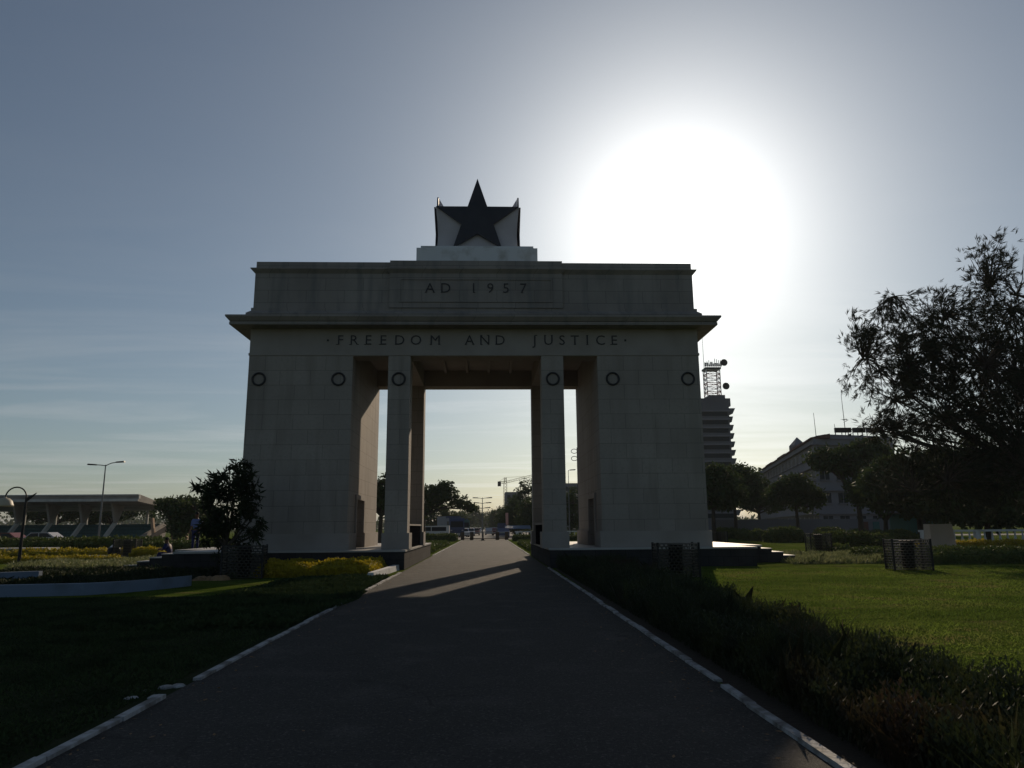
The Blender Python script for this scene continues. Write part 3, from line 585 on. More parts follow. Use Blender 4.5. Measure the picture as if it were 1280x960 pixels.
# pale blue low walls
def low_wall(pts, h, th, label, m='bluewall', name='low_wall', cat='wall'):
    mb = MB()
    for i in range(len(pts)-1):
        (xa, ya), (xb, yb) = pts[i], pts[i+1]; mb.hexa([(xa, ya, 0), (xb, yb, 0), (xb, yb+th, 0), (xa, ya+th, 0), (xa, ya, h), (xb, yb, h), (xb, yb+th, h), (xa, ya+th, h)])
    return tag(mb.build(name, M[m]), label, cat)
low_wall([(-16, 18.9), (-11.9, 18.95), (-10.1, 19.25), (-9.4, 19.9), (-8.9, 20.9), (-8.55, 21.9)], .29, .2, 'low pale blue curved wall edging the bed at the left')
low_wall([(-19, 24.3), (-15.6, 24.4), (-14.6, 25.0)], .3, .2, 'short pale blue wall end at the left picture edge behind the curved one')
low_wall([(-34, 46.4), (-29.5, 46.6), (-27.2, 46.9)], .55, 1.6, 'pale concrete slab beside the dark hedge at the left picture edge', 'pale')
low_wall([(-60, 70.2), (-21, 67)], .55, .3, 'long low grey wall in front of the grandstand', 'concrete')
low_wall([(-24, 44.8), (-13.5, 44.2)], .14, .3, 'thin pale kerb line left of the arch steps', 'pale')
mb = MB(); rnd = random.Random(9)
for i in range(26): r = rnd.uniform(.06, .17); mb.lathe((-8.75+rnd.gauss(0, .28), 24.3+rnd.gauss(0, .12), 0), [(r*1.4, 0), (r, r*.6), (r*.3, r*.95)], 7)
tag(mb.build('leaf_pile', M['dry']), 'small heap of dry brown leaves beside the pale blue wall', 'leaf pile')

# ---------------------------------------------------------------- people on the left steps
def person(label, loc, J, E_, radii, cloth, facing=math.pi, name='person'):
    t = thing(name, label, 'person', loc); t.rotation_euler[2] = facing
    def skinned(ids, edges, scale, nm, m, extra=None):
        me = bpy.data.meshes.new(nm); idx = {k: i for i, k in enumerate(ids)}
        me.from_pydata([J[k] for k in ids], [(idx[a], idx[b]) for a, b in edges], [])
        o = bpy.data.objects.new(nm, me); C.objects.link(o)
        md = o.modifiers.new('s', 'SKIN'); md.use_smooth_shade = True
        for k, i in idx.items(): r = radii[k]*scale; me.skin_vertices[0].data[i].radius = (r, r*(.72 if k in ('pelvis', 'waist', 'chest') else 1))
        me.skin_vertices[0].data[0].use_root = True
        ss = o.modifiers.new('u', 'SUBSURF'); ss.levels = 1; ss.render_levels = 1
        bpy.context.view_layer.update(); em = bpy.data.meshes.new_from_object(o.evaluated_get(bpy.context.evaluated_depsgraph_get())); bpy.data.objects.remove(o)
        mb = MB(); mb.add([v.co[:] for v in em.vertices], [tuple(p.vertices) for p in em.polygons])
        if extra: extra(mb)
        off = t['_w']; mb.v = [(a+off[0], b+off[1], c+off[2]) for a, b, c in mb.v]; return mb.build(nm, m, t, True)
    def fingers(mb):
        for s in ('l', 'r'):
            h = Vector(J['hand_'+s]); d = (h-Vector(J['wrist_'+s])).normalized(); side = d.cross(Vector((0, 1, 0))).normalized() if abs(d.y) < .9 else Vector((1, 0, 0)); nrm = d.cross(side)
            for i, ln in enumerate((.075, .085, .08, .062)):
                b = h+side*(i-1.5)*.02; mb.tube([b-d*.01, b+d*ln*.5+nrm*.006, b+d*ln+nrm*.022], [.010, .009, .007], 6)
            b = h-d*.05-side*.03; mb.tube([b, b-side*.03+d*.03, b-side*.032+d*.065], [.012, .010, .008], 6)
        hd = Vector(J['head']); mb.lathe((hd.x, hd.y, hd.z-.115), [(.03, 0), (.055, .02), (.072, .07), (.078, .125), (.074, .175), (.05, .215), (.015, .23)], 12)
        mb.cyl((hd.x, hd.y+.07, hd.z+.02), (hd.x, hd.y+.105, hd.z-.015), .008, .016, 6)       # nose
        for s in (-1, 1): mb.cyl((hd.x+s*.072, hd.y, hd.z+.02), (hd.x+s*.09, hd.y-.01, hd.z-.01), .014, .02, 6)
    skinned(list(J), E_, 1, 'body', M['skin'], fingers)
    up = ['pelvis', 'chest', 'waist', 'neckb', 'sh_l', 'sh_r', 'el_l', 'el_r']
    skinned(up, [e for e in E_ if e[0] in up and e[1] in up], 1.24, 'shirt', cloth[0])
    lo = ['pelvis', 'hip_l', 'hip_r', 'knee_l', 'knee_r', 'ank_l', 'ank_r']
    skinned(lo, [e for e in E_ if e[0] in lo and e[1] in lo], 1.18, 'trousers', cloth[1])
    hd = J['head']; o = t['_w']
    MB().lathe((hd[0]+o[0], hd[1]-.012+o[1], hd[2]+.03+o[2]), [(.084, 0), (.088, .04), (.078, .085), (.045, .11), (.01, .118)], 12).build('hair', M['hair'], t, True)
    mb = MB()
    for s in (-1, 1): mb.lathe((hd[0]+s*.03+o[0], hd[1]+.068+o[1], hd[2]+.012+o[2]), [(.004, 0), (.011, .006), (.004, .013)], 6)
    mb.box(hd[0]-.025+o[0], hd[0]+.025+o[0], hd[1]+.066+o[1], hd[1]+.078+o[1], hd[2]-.058+o[2], hd[2]-.05+o[2]); mb.build('face_features', M['hair'], t)
    mb = MB()
    for s in ('l', 'r'):
        f_ = J['toe_'+s]; k = J['ank_'+s]; mb.hexa([(k[0]-.045+o[0], k[1]-.09+o[1], k[2]-.085+o[2]), (k[0]+.045+o[0], k[1]-.09+o[1], k[2]-.085+o[2]), (f_[0]+.045+o[0], f_[1]+.05+o[1], f_[2]-.035+o[2]), (f_[0]-.045+o[0], f_[1]+.05+o[1], f_[2]-.035+o[2]),
                 (k[0]-.04+o[0], k[1]-.08+o[1], k[2]+.03+o[2]), (k[0]+.04+o[0], k[1]-.08+o[1], k[2]+.03+o[2]), (f_[0]+.04+o[0], f_[1]+.04+o[1], f_[2]+.03+o[2]), (f_[0]-.04+o[0], f_[1]+.04+o[1], f_[2]+.03+o[2])])
    mb.build('shoes', M['tyre'], t)
    return t
EDG = [('pelvis', 'waist'), ('waist', 'chest'), ('chest', 'neckb'), ('neckb', 'neck'), ('neck', 'head'), ('chest', 'sh_l'), ('chest', 'sh_r'), ('sh_l', 'el_l'), ('sh_r', 'el_r'), ('el_l', 'wrist_l'), ('el_r', 'wrist_r'), ('wrist_l', 'hand_l'), ('wrist_r', 'hand_r'),
       ('pelvis', 'hip_l'), ('pelvis', 'hip_r'), ('hip_l', 'knee_l'), ('hip_r', 'knee_r'), ('knee_l', 'ank_l'), ('knee_r', 'ank_r'), ('ank_l', 'toe_l'), ('ank_r', 'toe_r')]
RAD = dict(pelvis=.13, waist=.125, chest=.15, neckb=.07, neck=.055, head=.075, sh_l=.07, sh_r=.07, el_l=.043, el_r=.043, wrist_l=.028, wrist_r=.028, hand_l=.036, hand_r=.036, hip_l=.09, hip_r=.09, knee_l=.06, knee_r=.06, ank_l=.04, ank_r=.04, toe_l=.035, toe_r=.035)
ST = dict(pelvis=(0, 0, .94), waist=(0, 0, 1.1), chest=(0, 0, 1.32), neckb=(0, 0, 1.46), neck=(0, .01, 1.53), head=(0, .03, 1.64), sh_l=(-.2, 0, 1.4), sh_r=(.2, 0, 1.4), el_l=(-.29, -.03, 1.14), el_r=(.28, -.02, 1.13), wrist_l=(-.24, .1, .92), wrist_r=(.25, .14, .93), hand_l=(-.22, .15, .86), hand_r=(.24, .19, .87),
          hip_l=(-.1, 0, .88), hip_r=(.1, 0, .88), knee_l=(-.12, .03, .48), knee_r=(.12, .02, .48), ank_l=(-.13, -.01, .09), ank_r=(.13, 0, .09), toe_l=(-.16, .13, .045), toe_r=(.16, .14, .045))
SI = dict(pelvis=(0, 0, .12), waist=(0, .02, .3), chest=(0, .08, .52), neckb=(0, .12, .65), neck=(0, .15, .71), head=(0, .18, .81), sh_l=(-.19, .1, .59), sh_r=(.19, .1, .59), el_l=(-.26, .24, .38), el_r=(.26, .24, .38), wrist_l=(-.16, .42, .42), wrist_r=(.16, .42, .42), hand_l=(-.12, .49, .42), hand_r=(.12, .49, .42),
          hip_l=(-.1, .03, .12), hip_r=(.1, .03, .12), knee_l=(-.14, .44, .27), knee_r=(.14, .44, .27), ank_l=(-.14, .52, -.17), ank_r=(.14, .53, -.17), toe_l=(-.15, .66, -.225), toe_r=(.15, .67, -.225))
person('standing person in pale blue shirt and dark trousers on the left steps', (-13.5, 35.0, .6), ST, EDG, RAD, (M['shirt'], M['navy']), rad(165))
person('person in navy clothes sitting on the steps left of the arch', (-14.5, 34.7, .3), SI, EDG, RAD, (M['navy'], M['navy']), rad(90))

# ---------------------------------------------------------------- trees
tree('ornamental_tree', 'dark spiky bushy tree in front of the left tower', (-9.2, 26.6, 0), [(0, 0, 2.7, .85, .9, 1.2), (-.6, 0, 2.7, .55, .6, .45), (.4, 0, 3.3, .5, .6, .75), (.75, 0, 2.3, .6, .6, .5), (-.35, 0, 1.5, .75, .7, .6), (.2, 0, .8, .6, .6, .5), (1.0, 0, 1.5, .4, .4, .3), (1.15, 0, 2.75, .35, .3, .1), (-1.0, 0, 3.1, .3, .3, .15)], .9, .08, 150, 34, .26, M['dleaf'], .2, 5, kind='leaf', elong=4.5, limbs=12)
# big casuarina at the right edge
tree('casuarina_tree', 'large wispy casuarina tree reaching in from the right edge', (29.5, 37, 0),
     [(-2.5, 0, 9.3, 4.6, 3.2, 4.2), (-6.0, 0, 11.2, 3.6, 2.3, 2.8), (-7.4, 0, 9.2, 3.2, 2.3, 2.0), (-1.7, 0, 14.6, 1.6, 1.6, 2.8), (-6.6, 0, 6.7, 3.4, 2.4, 1.3), (-8.9, -.5, 6.4, 1.6, .9, .4), (-3.5, 0, 4.6, 4.6, 3, 2.6), (0, 0, 9, 3, 3, 5), (-9.6, 0, 11.2, 1.3, 1, 1.5), (-9.3, -.5, 6.6, 1.9, .8, .35), (-7.8, 0, 13.3, .8, .9, .9), (-5.2, 0, 13.0, .8, .9, .8), (-6.5, 0, 3.9, 3.0, 2.2, 1.6)],
     3.2, .30, 1400, 90, .31, M['casu'], .5, 8, kind='tuft', elong=10, limbs=34, lean=(-.6, 0))
def bt(px, py, yb, label, w, top, seed, name='shade_tree', m='leaf', group=None, nc=200, nl=42, ls=.4, lobes=None, fork=.4, tr=.25, cr=.9, limbs=9):
    """broad tree: trunk foot at the pixel column px and distance yb, crown half-width w and top z"""
    x = at(px, 660, yb).x; h = top
    L_ = lobes or [(0, 0, h*.72, w*.75, w*.7, h*.26), (-w*.5, 0, h*.62, w*.5, w*.5, h*.2), (w*.5, 0, h*.6, w*.5, w*.5, h*.2), (w*.1, 0, h*.8, w*.4, w*.4, h*.2)]
    return tree(name, label, (x, yb, 0), L_, h*fork, tr, nc, nl, ls, M[m], cr, seed, group, limbs=limbs)
bt(920, 0, 95, 'dark spreading tree between the right tower and the office building', 5.0, 9.6, 101, nc=260, nl=60)
bt(893, 0, 80, 'dense dark tree half hidden behind the right tower', 3.4, 8.2, 102, nc=160, nl=60)
bt(997, 0, 82, 'small leaning tree before the left wing of the office building', 3.2, 7.4, 103, nc=120, nl=50, fork=.5, tr=.2)
bt(950, 0, 120, 'tree far behind the clipped hedges with a low round crown', 4.8, 8.6, 104, nc=160, nl=50)
bt(1076, 0, 78, 'umbrella shaped tree with forked trunk before the office building', 6.0, 10.6, 105, nc=340, nl=60, fork=.34, tr=.3, limbs=12,
   lobes=[(0, 0, 8.3, 4.4, 3.5, 1.6), (-2.6, 0, 8.6, 2.3, 2.3, 1.1), (3.0, 0, 7.3, 3.0, 3, 1.7), (1.5, 0, 9.5, 2.2, 2, 1.0), (5.0, 0, 5.6, 2.2, 2, 1.6)])
bt(1108, 0, 70, 'dark low tree right of the umbrella shaped tree', 3.6, 7.4, 113, nc=190, nl=55, ls=.32, cr=.8, fork=.25)
bt(1150, 0, 62, 'broad dark tree behind the stone pier at right', 5.6, 8.3, 106, nc=330, nl=60, fork=.3,
   lobes=[(0, 0, 5.6, 4.2, 3, 2.3), (-2.4, 0, 4.6, 2.2, 2, 1.7), (3, 0, 5, 3.2, 2.5, 2.6), (.5, 0, 3.2, 4, 2.5, 1.3)])
bt(1235, 0, 56, 'dense low tree behind the white balustrade at the right edge', 5.4, 8.6, 107, nc=340, nl=60, fork=.25,
   lobes=[(0, 0, 5.2, 4.6, 3, 3), (3, 0, 5, 3.6, 2.5, 3), (-2.8, 0, 4, 2.6, 2, 2.2), (0, 0, 2.8, 4.5, 2.5, 1.5)])
bt(221, 0, 72, 'dark tree right of the grandstand end', 3.0, 5.3, 108, nc=150, nl=46, ls=.3, cr=.6, lobes=[(0, 0, 3.8, 1.9, 2, 1.1), (-1.3, 0, 3.9, 1.0, 1, .6), (1.4, 0, 3.3, 1.4, 1.3, 1.3), (.9, 0, 2.0, 1.6, 1.6, 1.2)])
bt(240, 0, 78, 'second dark tree behind the bushy ornamental tree', 2.6, 4.9, 109, nc=130, nl=50, ls=.3, cr=.7, fork=.3)
bt(70, 0, 112, 'trees showing above the seats behind the grandstand', 8, 6.5, 110, nc=130, nl=50, ls=.4, group='trees behind the grandstand')
bt(140, 0, 114, 'tree showing through the gap near the grandstand right end', 7, 6.3, 111, nc=130, nl=50, ls=.4, group='trees behind the grandstand')
# seen through the arch
bt(529, 0, 100, 'arching tree seen through the central opening on the left', 5, 7.9, 120, nc=280, nl=46, ls=.3, cr=.6, fork=.42, tr=.32, limbs=12,
   lobes=[(1.0, 0, 5.6, 2.2, 2, 1.6), (3.0, 0, 5.9, 1.9, 1.6, 1.1), (4.9, 0, 5.0, 1.6, 1.5, .9), (6.1, 0, 4.2, .8, .8, .8), (-1.5, 0, 6, 2.2, 2, 1.6), (2.6, 0, 6.9, 1.6, 1.2, .8), (.3, 0, 3.6, 1.2, 1, 1.2)])
bt(476, 0, 74, 'tree seen through the narrow left opening', 2.4, 6.9, 121, nc=130, nl=46, ls=.28, cr=.55)
for i, (px, Y, w, h, lab) in enumerate(((548, 150, 6, 6.6, 'rounded tree behind the blue lorry'), (572, 330, 8, 9.0, 'far hazy tree left of the median lamp, lowest crown'), (589, 380, 8, 13.0, 'far hazy tree just left of the median lamp'), (615, 420, 9, 11.0, 'far hazy tree just right of the median lamp'),
      (627, 260, 5, 8.0, 'tree below the crane seen through the arch'), (644, 190, 4.5, 9.4, 'tall tree right of the crane base'), (662, 140, 3.2, 11.0, 'tallest dark tree at the right side of the central opening'), (645, 130, 3.2, 6.2, 'low dark tree before the taller ones in the opening'), (714, 110, 5.5, 7.6, 'tree seen through the narrow right opening'), (678, 120, 4, 7.5, 'dark tree mostly hidden by the right pillars'))):
    bt(px, 0, Y, lab, w, h, 130+i, 'roadside_tree', nc=170 if Y < 200 else 120, nl=46, ls=.35 if Y < 200 else .8, cr=.9 if Y < 200 else 1.9, fork=.25, group='trees seen through the arch',
       lobes=[(0, 0, h*.66, w*.7, w*.6, h*.32), (-w*.55, 0, h*.5, w*.5, w*.45, h*.3), (w*.55, 0, h*.5, w*.5, w*.45, h*.3), (0, 0, h*.33, w*.85, w*.5, h*.25)])
# far tree line either side, one mass at the horizon
def far(n):
    y = 430+120*R.random(n); x = -600+1200*R.random(n); z = (4+5*R.random(n)+3*np.sin(x*.02)+2*np.sin(x*.067))*R.random(n)**.5; return np.stack([x, y, np.abs(z)], 1)
R = np.random.default_rng(77); P_ = far(26000)
stuff(quads_mesh('distant_woods', leaf_quads(P_, 2.6, 1.5), M['leaf']), 'far line of trees along the horizon behind everything', 'woods')

# ---------------------------------------------------------------- grandstand
g0 = at(100, 680, 88); GS = thing('grandstand', 'concrete grandstand with cantilevered roof and teal seats at the left', 'grandstand', (-48, 88, 0))
def gx(px, Y=88.): return at(px, 660, Y).x
xe = at(173, 618, 88).x; zr = at(173, 618, 88).z; zf = at(173, 626.5, 88).z
mb = MB(); x0 = -92
prof = [(88, zf), (88, zr), (88.4, zr+.02), (98.5, zr-1.35), (98.5, zr-1.65), (93, zr-1.15)]
mb.prismx(prof, x0, xe); rf = mb.build('roof', M['concrete'], GS)
mb = MB(); mb.box(x0, xe+.06, 87.86, 87.99, zr-.12, zr+.03); mb.box(x0, xe+.06, 87.88, 87.99, zf+.0, zf+.3); mb.box(xe+.003, xe+.1, 88, 88.4, zf+.3, zr); mb.build('fascia_band', M['pale'], rf)
mb = MB(); st = []
n = 10
for k in range(n): ya = 90.5+k*.75; mb.box(x0, xe-1.0, ya, ya+.75, 0, .5+k*.2)
mb.build('seating_bank', M['teal'], GS)
for px in (-72, -32, 10, 52, 93, 134):
    xa = gx(px+4, 90.5)
    mb = MB(); mb.beam((gx(px-4, 90), 90.4, .75), (xa+.0, 91.6, 2.5), .32, .42)
    c = mb.build('raking_column', M['pale'], GS)
    mb = MB(); mb.hexa([(xa-.13, 91.3, 2.4), (xa+.13, 91.3, 2.4), (xa+.13, 91.9, 2.4), (xa-.13, 91.9, 2.4), (xa-.13, 90.3, zf-.12), (xa+.13, 90.3, zf-.12), (xa+.13, 93.3, zr-1.17), (xa-.13, 93.3, zr-1.17)]); mb.build('bracket', M['concrete'], c)
    MB().box(xa+1.0, xa+1.25, 97.3, 97.55, 2.3, zr-1.6).build('rear_post', M['pale'], GS)
xs = xe-1.0
mb = MB(); mb.prismx([(90.4, 0), (90.4, .6), (98, 2.6), (98, 0)], xs, xs+.25); mb.build('end_wall', M['concrete'], GS)
for dx, yy in ((.9, 93.5), (2.2, 96), (3.3, 97.5)):
    MB().beam((xs+dx-.0, yy, 0), (xs+dx-.5 if dx < 3 else xs+dx-.7, yy, 3.0), .3, .5).build('raking_leg', M['tan'], GS)
MB().beam((xs+.4, 92, .2), (xs+2.9, 97, 3.1), .3, .5).build('stair_beam', M['tan'], GS)

# ---------------------------------------------------------------- lamps
def street_lamp(label, base, h, arms, name='street_lamp', group=None, r=.1, m='grey_metal'):
    t = thing(name, label, 'lamp post', base, group); b = Vector(base)
    MB().tube([b, b+Vector((0, 0, h*.6)), b+Vector((0, 0, h))], [r, r*.7, r*.45], 8).build('pole', M[m], t)
    for dx, z, rise in arms:
        e = b+Vector((dx, 0, z+rise)); a = MB().tube([b+Vector((0, 0, z)), b+Vector((dx*.5, 0, z+rise*.75)), e], r*.4, 6).build('arm', M[m], t)
        s = 1 if dx > 0 else -1; MB().hexa([e+Vector(v) for v in ((-.1*s, -.12, -.06), (.75*s, -.16, -.02), (.75*s, .16, -.02), (-.1*s, .12, -.06), (-.1*s, -.1, .06), (.7*s, -.12, .12), (.7*s, .12, .12), (-.1*s, .1, .06))]).build('lamp_head', M['dark'], a)
    return t
lb = gnd(122, 683.5); ztop = at(122, 581, lb.y).z; street_lamp('tall double armed street lamp in front of the grandstand', (lb.x, lb.y, 0), ztop, ((-1.0, ztop-.1, .1), (1.1, ztop-.1, .35)), r=.11)
lx = at(603, 660, 113); zt = at(603, 622, 113).z
street_lamp('slim median lamp post with three tiers of arms seen through the arch', (lx.x, 113, 0), zt, [(s*(.75-.12*k), zt-.15-k*.75, .1) for k in range(3) for s in (-1, 1)], 'median_lamp', r=.1)
lx = at(712, 660, 105); zt = at(712, 588, 105).z; street_lamp('slim pole lamp seen through the narrow right opening', (lx.x, 105, 0), zt, ((.3, zt, .05),), r=.08)
lx = at(720.5, 660, 100); t = thing('loudspeaker_mast', 'mast with ring shaped antennas beside the right pillar gap', 'mast', (lx.x+.35, 100, 0)); zt = at(720, 564, 100).z
MB().tube([(lx.x+.35, 100, 0), (lx.x+.35, 100, zt+.5)], .06, 6).build('pole', M['dark'], t)
for z in (zt, zt-1.0): 
    MB().tube([(lx.x+.35+.42*math.cos(a*.5236)-.4, 100, z+.3*math.sin(a*.5236)) for a in range(13)], .045, 5).build('antenna_ring', M['dark'], t)
# gooseneck lamps at left edge
def gooseneck(label, base, s, zt):
    t = thing('gooseneck_lamp', label, 'lamp post', base, 'gooseneck lamps at the left edge'); b = Vector(base); r = .52
    MB().tube([b, b+Vector((0, 0, zt-r))], [.08, .05], 8).build('pole', M['dark'], t)
    cpt = [b+Vector((s*(r-r*math.cos(a)), 0, zt-r+r*math.sin(a))) for a in np.linspace(0, math.pi, 13)]
    MB().tube(cpt, .035, 6).build('arm', M['dark'], t)
    e = cpt[-1]; MB().lathe(e, [(.42, -.42), (.40, -.36), (.33, -.16), (.2, -.04), (.07, .0), (.03, .06)], 16).build('lamp_shade', M['cream'], t, True)
    MB().add([b+Vector(v) for v in ((0, -.03, zt-.55), (-s*.5, -.03, zt-.28), (-s*.3, -.03, zt-.5), (-s*.05, -.03, zt-.72), (0, .03, zt-.55), (-s*.5, .03, zt-.28), (-s*.3, .03, zt-.5), (-s*.05, .03, zt-.72))], [(0, 1, 2, 3), (7, 6, 5, 4), (0, 4, 5, 1), (1, 5, 6, 2), (2, 6, 7, 3), (3, 7, 4, 0)]).build('finial', M['dark'], t)
lp = at(28.5, 660, 38); gooseneck('gooseneck lamp with cream bell shade at the left picture edge', (lp.x, 38, 0), -1, at(18, 609, 38).z)

# ---------------------------------------------------------------- balustrades, pier, barrier
def balustrade(label, xa, xb, y, h, step=.55, group=None):
    t = thing('balustrade', label, 'balustrade', ((xa+xb)/2, y, 0), group)
    MB().box(xa, xb, y, y+.28, h-.14, h).build('rail', M['white'], t); MB().box(xa, xb, y+.02, y+.26, 0, .18).build('base', M['white'], t)
    x = xa+.3; proto = None; i = 0
    while x < xb-.1 and i < 95:
        mb = MB().lathe((x, y+.14, .181), [(.06, 0), (.05, .06), (.1, .22), (.06, .5), (.05, h-.40), (.07, h-.323)], 8) if i % 7 else MB().box(x-.17, x+.17, y-.02, y+.3, .181, h-.141)
        mb.build('baluster' if i % 7 else 'post', M['white'], t); x += step; i += 1
    return t
balustrade('white concrete balustrade at the right before the dark trees', 30.5, 46.5, 51.5, 1.15)
balustrade('pale balustrade seen right of the path through the arch', 3.4, 13, 92.5, 1.05)
p = gnd(1181, 690); t = thing('stone_pier', 'plain grey stone pier standing right of the lattice bin', 'pier', p)
wd = at(1197, 680, p.y).x-at(1166, 680, p.y).x; hh = at(1181, 655, p.y).z
MB().hexa([(p.x-wd/2, p.y, 0), (p.x+wd/2+.05, p.y, 0), (p.x+wd/2+.05, p.y+.7, 0), (p.x-wd/2, p.y+.7, 0), (p.x-wd/2+.05, p.y+.03, hh), (p.x+wd/2-.1, p.y+.03, hh), (p.x+wd/2-.1, p.y+.67, hh), (p.x-wd/2+.05, p.y+.67, hh)]).build('shaft', M['stone_plain'], t)
MB().box(p.x-wd/2-.08, p.x+wd/2+.1, p.y-.06, p.y+.76, 0, .12).build('base', M['stone_plain'], t)
t = thing('path_barrier', 'low gate of pale panels and brown posts across the path end', 'gate', (-.4, 93, 0))
for x in (-3.1, -1.95, 1.25, 2.4): MB().box(x-.22, x+.22, 92.9, 93.1, 0, 1.0).build('post', M['brownp'], t)
MB().box(-3.3, 2.6, 92.95, 93.0, .84, .93).build('rail', M['pale'], t)
MB().box(-3.3, 2.6, 92.9, 92.94, .14, .24).build('rail', M['brownp'], t)
p = gnd(603.5, 676.5); t = thing('bollard', 'small dark bollard in the middle of the path end', 'bollard', (p.x, 90, 0)); MB().lathe((p.x, 90, 0), [(.28, 0), (.26, .12), (.09, .2), (.07, .9), (.1, .95), (.03, 1.02)], 10).build('post', M['dark'], t, True)
bush_box('hedge', 'long hedge left of the path end behind the arch', -15, -3.6, 86, 88, .75, M['hedge'], 130, .18, seed=71)
bush_box('hedge', 'long hedge right of the path end before the pale balustrade', 3.0, 13, 84, 86, .6, M['hedge'], 130, .18, seed=72)
for sgn, lab in ((-1, 'clipped strip of dark hedge left of the path just behind the arch'), (1, 'clipped strip of dark hedge right of the path just behind the arch')):
    a, b = (-6.2, -3.6) if sgn < 0 else (2.9, 5.2); bush_box('hedge', lab, a, b, 46, 70, .28, M['hedge'], 110, .16, seed=73+sgn)
p = at(634.2, 650, 118); t = thing('banner_flag', 'narrow pink banner on a pole seen through the arch', 'flag', (p.x, 118, 0))
MB().cyl((p.x+.2, 118, 0), (p.x+.2, 118, 3.6), .05, .04, 6).build('pole', M['dark'], t)
zt, zb = at(634, 641, 118).z, at(634, 656, 118).z
mb = MB(); mb.hexa([(p.x-.25, 118, zb), (p.x+.15, 118.02, zb), (p.x+.15, 118.05, zb), (p.x-.25, 118.03, zb), (p.x-.3, 118.1, zt), (p.x+.15, 118.0, zt), (p.x+.15, 118.03, zt), (p.x-.3, 118.13, zt)]); mb.build('banner', M['pink'], t)

# ---------------------------------------------------------------- vehicles
def vehicle(label, loc, paint, kind='car', rz=0, group='vehicles on the road behind the arch'):
    t = thing({'car': 'car', 'van': 'van', 'truck': 'lorry'}[kind], label, {'car': 'car', 'van': 'van', 'truck': 'lorry'}[kind], (0, 0, 0), group)
    if kind == 'car':
        side = [(-2.1, .3), (2.1, .3), (2.15, .62), (1.95, .82), (1.1, .92), (.55, 1.4), (-1.1, 1.42), (-1.75, .98), (-2.1, .9)]; w = .84; wh = .31; wx = (-1.3, 1.3)
        win = [[(1.0, .93), (.52, 1.33), (-.2, 1.35), (-.2, .93)], [(-.28, .93), (-.28, 1.35), (-1.05, 1.34), (-1.55, .96)]]
    elif kind == 'van':
        side = [(-2.3, .35), (2.3, .35), (2.35, .9), (1.6, 1.1), (1.0, 1.8), (-2.3, 1.85)]; w = .9; wh = .34; wx = (-1.45, 1.45)
        win = [[(1.45, 1.1), (.98, 1.65), (.2, 1.65), (.2, 1.1)], [(.1, 1.1), (.1, 1.65), (-1.9, 1.65), (-1.9, 1.1)]]
    else:
        side = [(-3.4, .7), (3.3, .7), (3.4, 1.2), (3.35, 2.2), (3.1, 3.0), (-3.4, 3.1)]; w = 1.2; wh = .48; wx = (-2.3, 2.3)
        win = [[(3.3, 1.7), (3.05, 2.5), (2.1, 2.5), (2.1, 1.7)]]
    MB().prism(side, -w, w).build('body', paint, t)
    for q in win:
        MB().prism(q, -w-.012, -w-.002).build('window', M['glass'], t); MB().prism(q, w+.002, w+.012).build('window', M['glass'], t)
    if kind == 'car': MB().hexa([(1.1, -.7, .95), (1.1, .7, .95), (1.12, .7, .96), (1.12, -.7, .96), (.57, -.64, 1.38), (.57, .64, 1.38), (.59, .64, 1.39), (.59, -.64, 1.39)]).build('windscreen', M['glass'], t)
    if kind == 'truck': MB().box(-3.35, 1.6, -1.21, 1.21, 1.25, 3.3).build('cargo_cover', M['bluep'], t); MB().box(3.36, 3.42, -1.0, 1.0, 1.6, 2.5).build('windscreen', M['glass'], t)
    for x in wx:
        for s in (-1, 1): MB().cyl((x, s*(w-.18), wh), (x, s*(w+.02), wh), wh, None, 14).build('wheel', M['tyre'], t)
    for s in (-1, 1): e = side[2]; MB().box(e[0]-.03, e[0]+.03, s*(w-.3)-.13, s*(w-.3)+.13, e[1]-.14, e[1]).build('headlight', M['silver'], t)
    t.location = loc; t.rotation_euler[2] = rz; return t
def X(px, Y): return at(px, 665, Y).x
car_w = vehicle('white saloon car side on, left beneath the arching tree', (X(541, 104), 104, 0), M['whitep'], 'van', math.pi)
vehicle('blue covered lorry beside the arching tree', (X(563, 118), 118, 0), M['bluep'], 'truck', rad(-70))
vehicle('pale grey box lorry right of the blue lorry', (X(575, 150), 150, 0), M['teald'], 'truck', rad(-75))
cw = vehicle('white car nearest the left verge of the road, facing the arch', (X(579, 122), 122, 0), M['whitep'], 'car', rad(-82))
cs = vehicle('silver car in the left lanes of the road', (X(587, 135), 135, 0), M['silver'], 'car', rad(-85))
cm = vehicle('maroon car in the left lanes close to the median lamp', (X(594, 145), 145, 0), M['maroon'], 'car', rad(-88))
cb_ = vehicle('dark blue car in the right lanes under the blue sign', (X(628, 112), 112, 0), M['bluep'], 'car', rad(95))
for src, px, Y, rz, lab in ((cw, 585, 168, -88, 'white car second in the left queue'), (cs, 592, 190, -88, 'silver car far back in the left lanes'), (cw, 598, 215, -90, 'white car farthest back in the left lanes'), (cm, 588, 230, -88, 'maroon car far back in the left queue'),
        (cs, 612, 150, 92, 'silver car just right of the median lamp'), (cw, 616, 185, 92, 'white car driving away in the right lanes'), (cm, 621, 140, 93, 'maroon car in the right lanes'), (cw, 625, 160, 93, 'white car in the outer right lane'), (cs, 618, 220, 92, 'silver car farthest in the right lanes')):
    dup(src, (X(px, Y), Y, 0), lab, rad(rz))
sc = dup(cs, (X(52, 76), 76, 0), 'silver car parked in front of the grandstand', rad(180)); sc['group'] = 'cars before the grandstand'
sc = dup(cm, (X(6, 76), 76, 0), 'dark red car parked at the left edge before the grandstand', rad(175)); sc['group'] = 'cars before the grandstand'
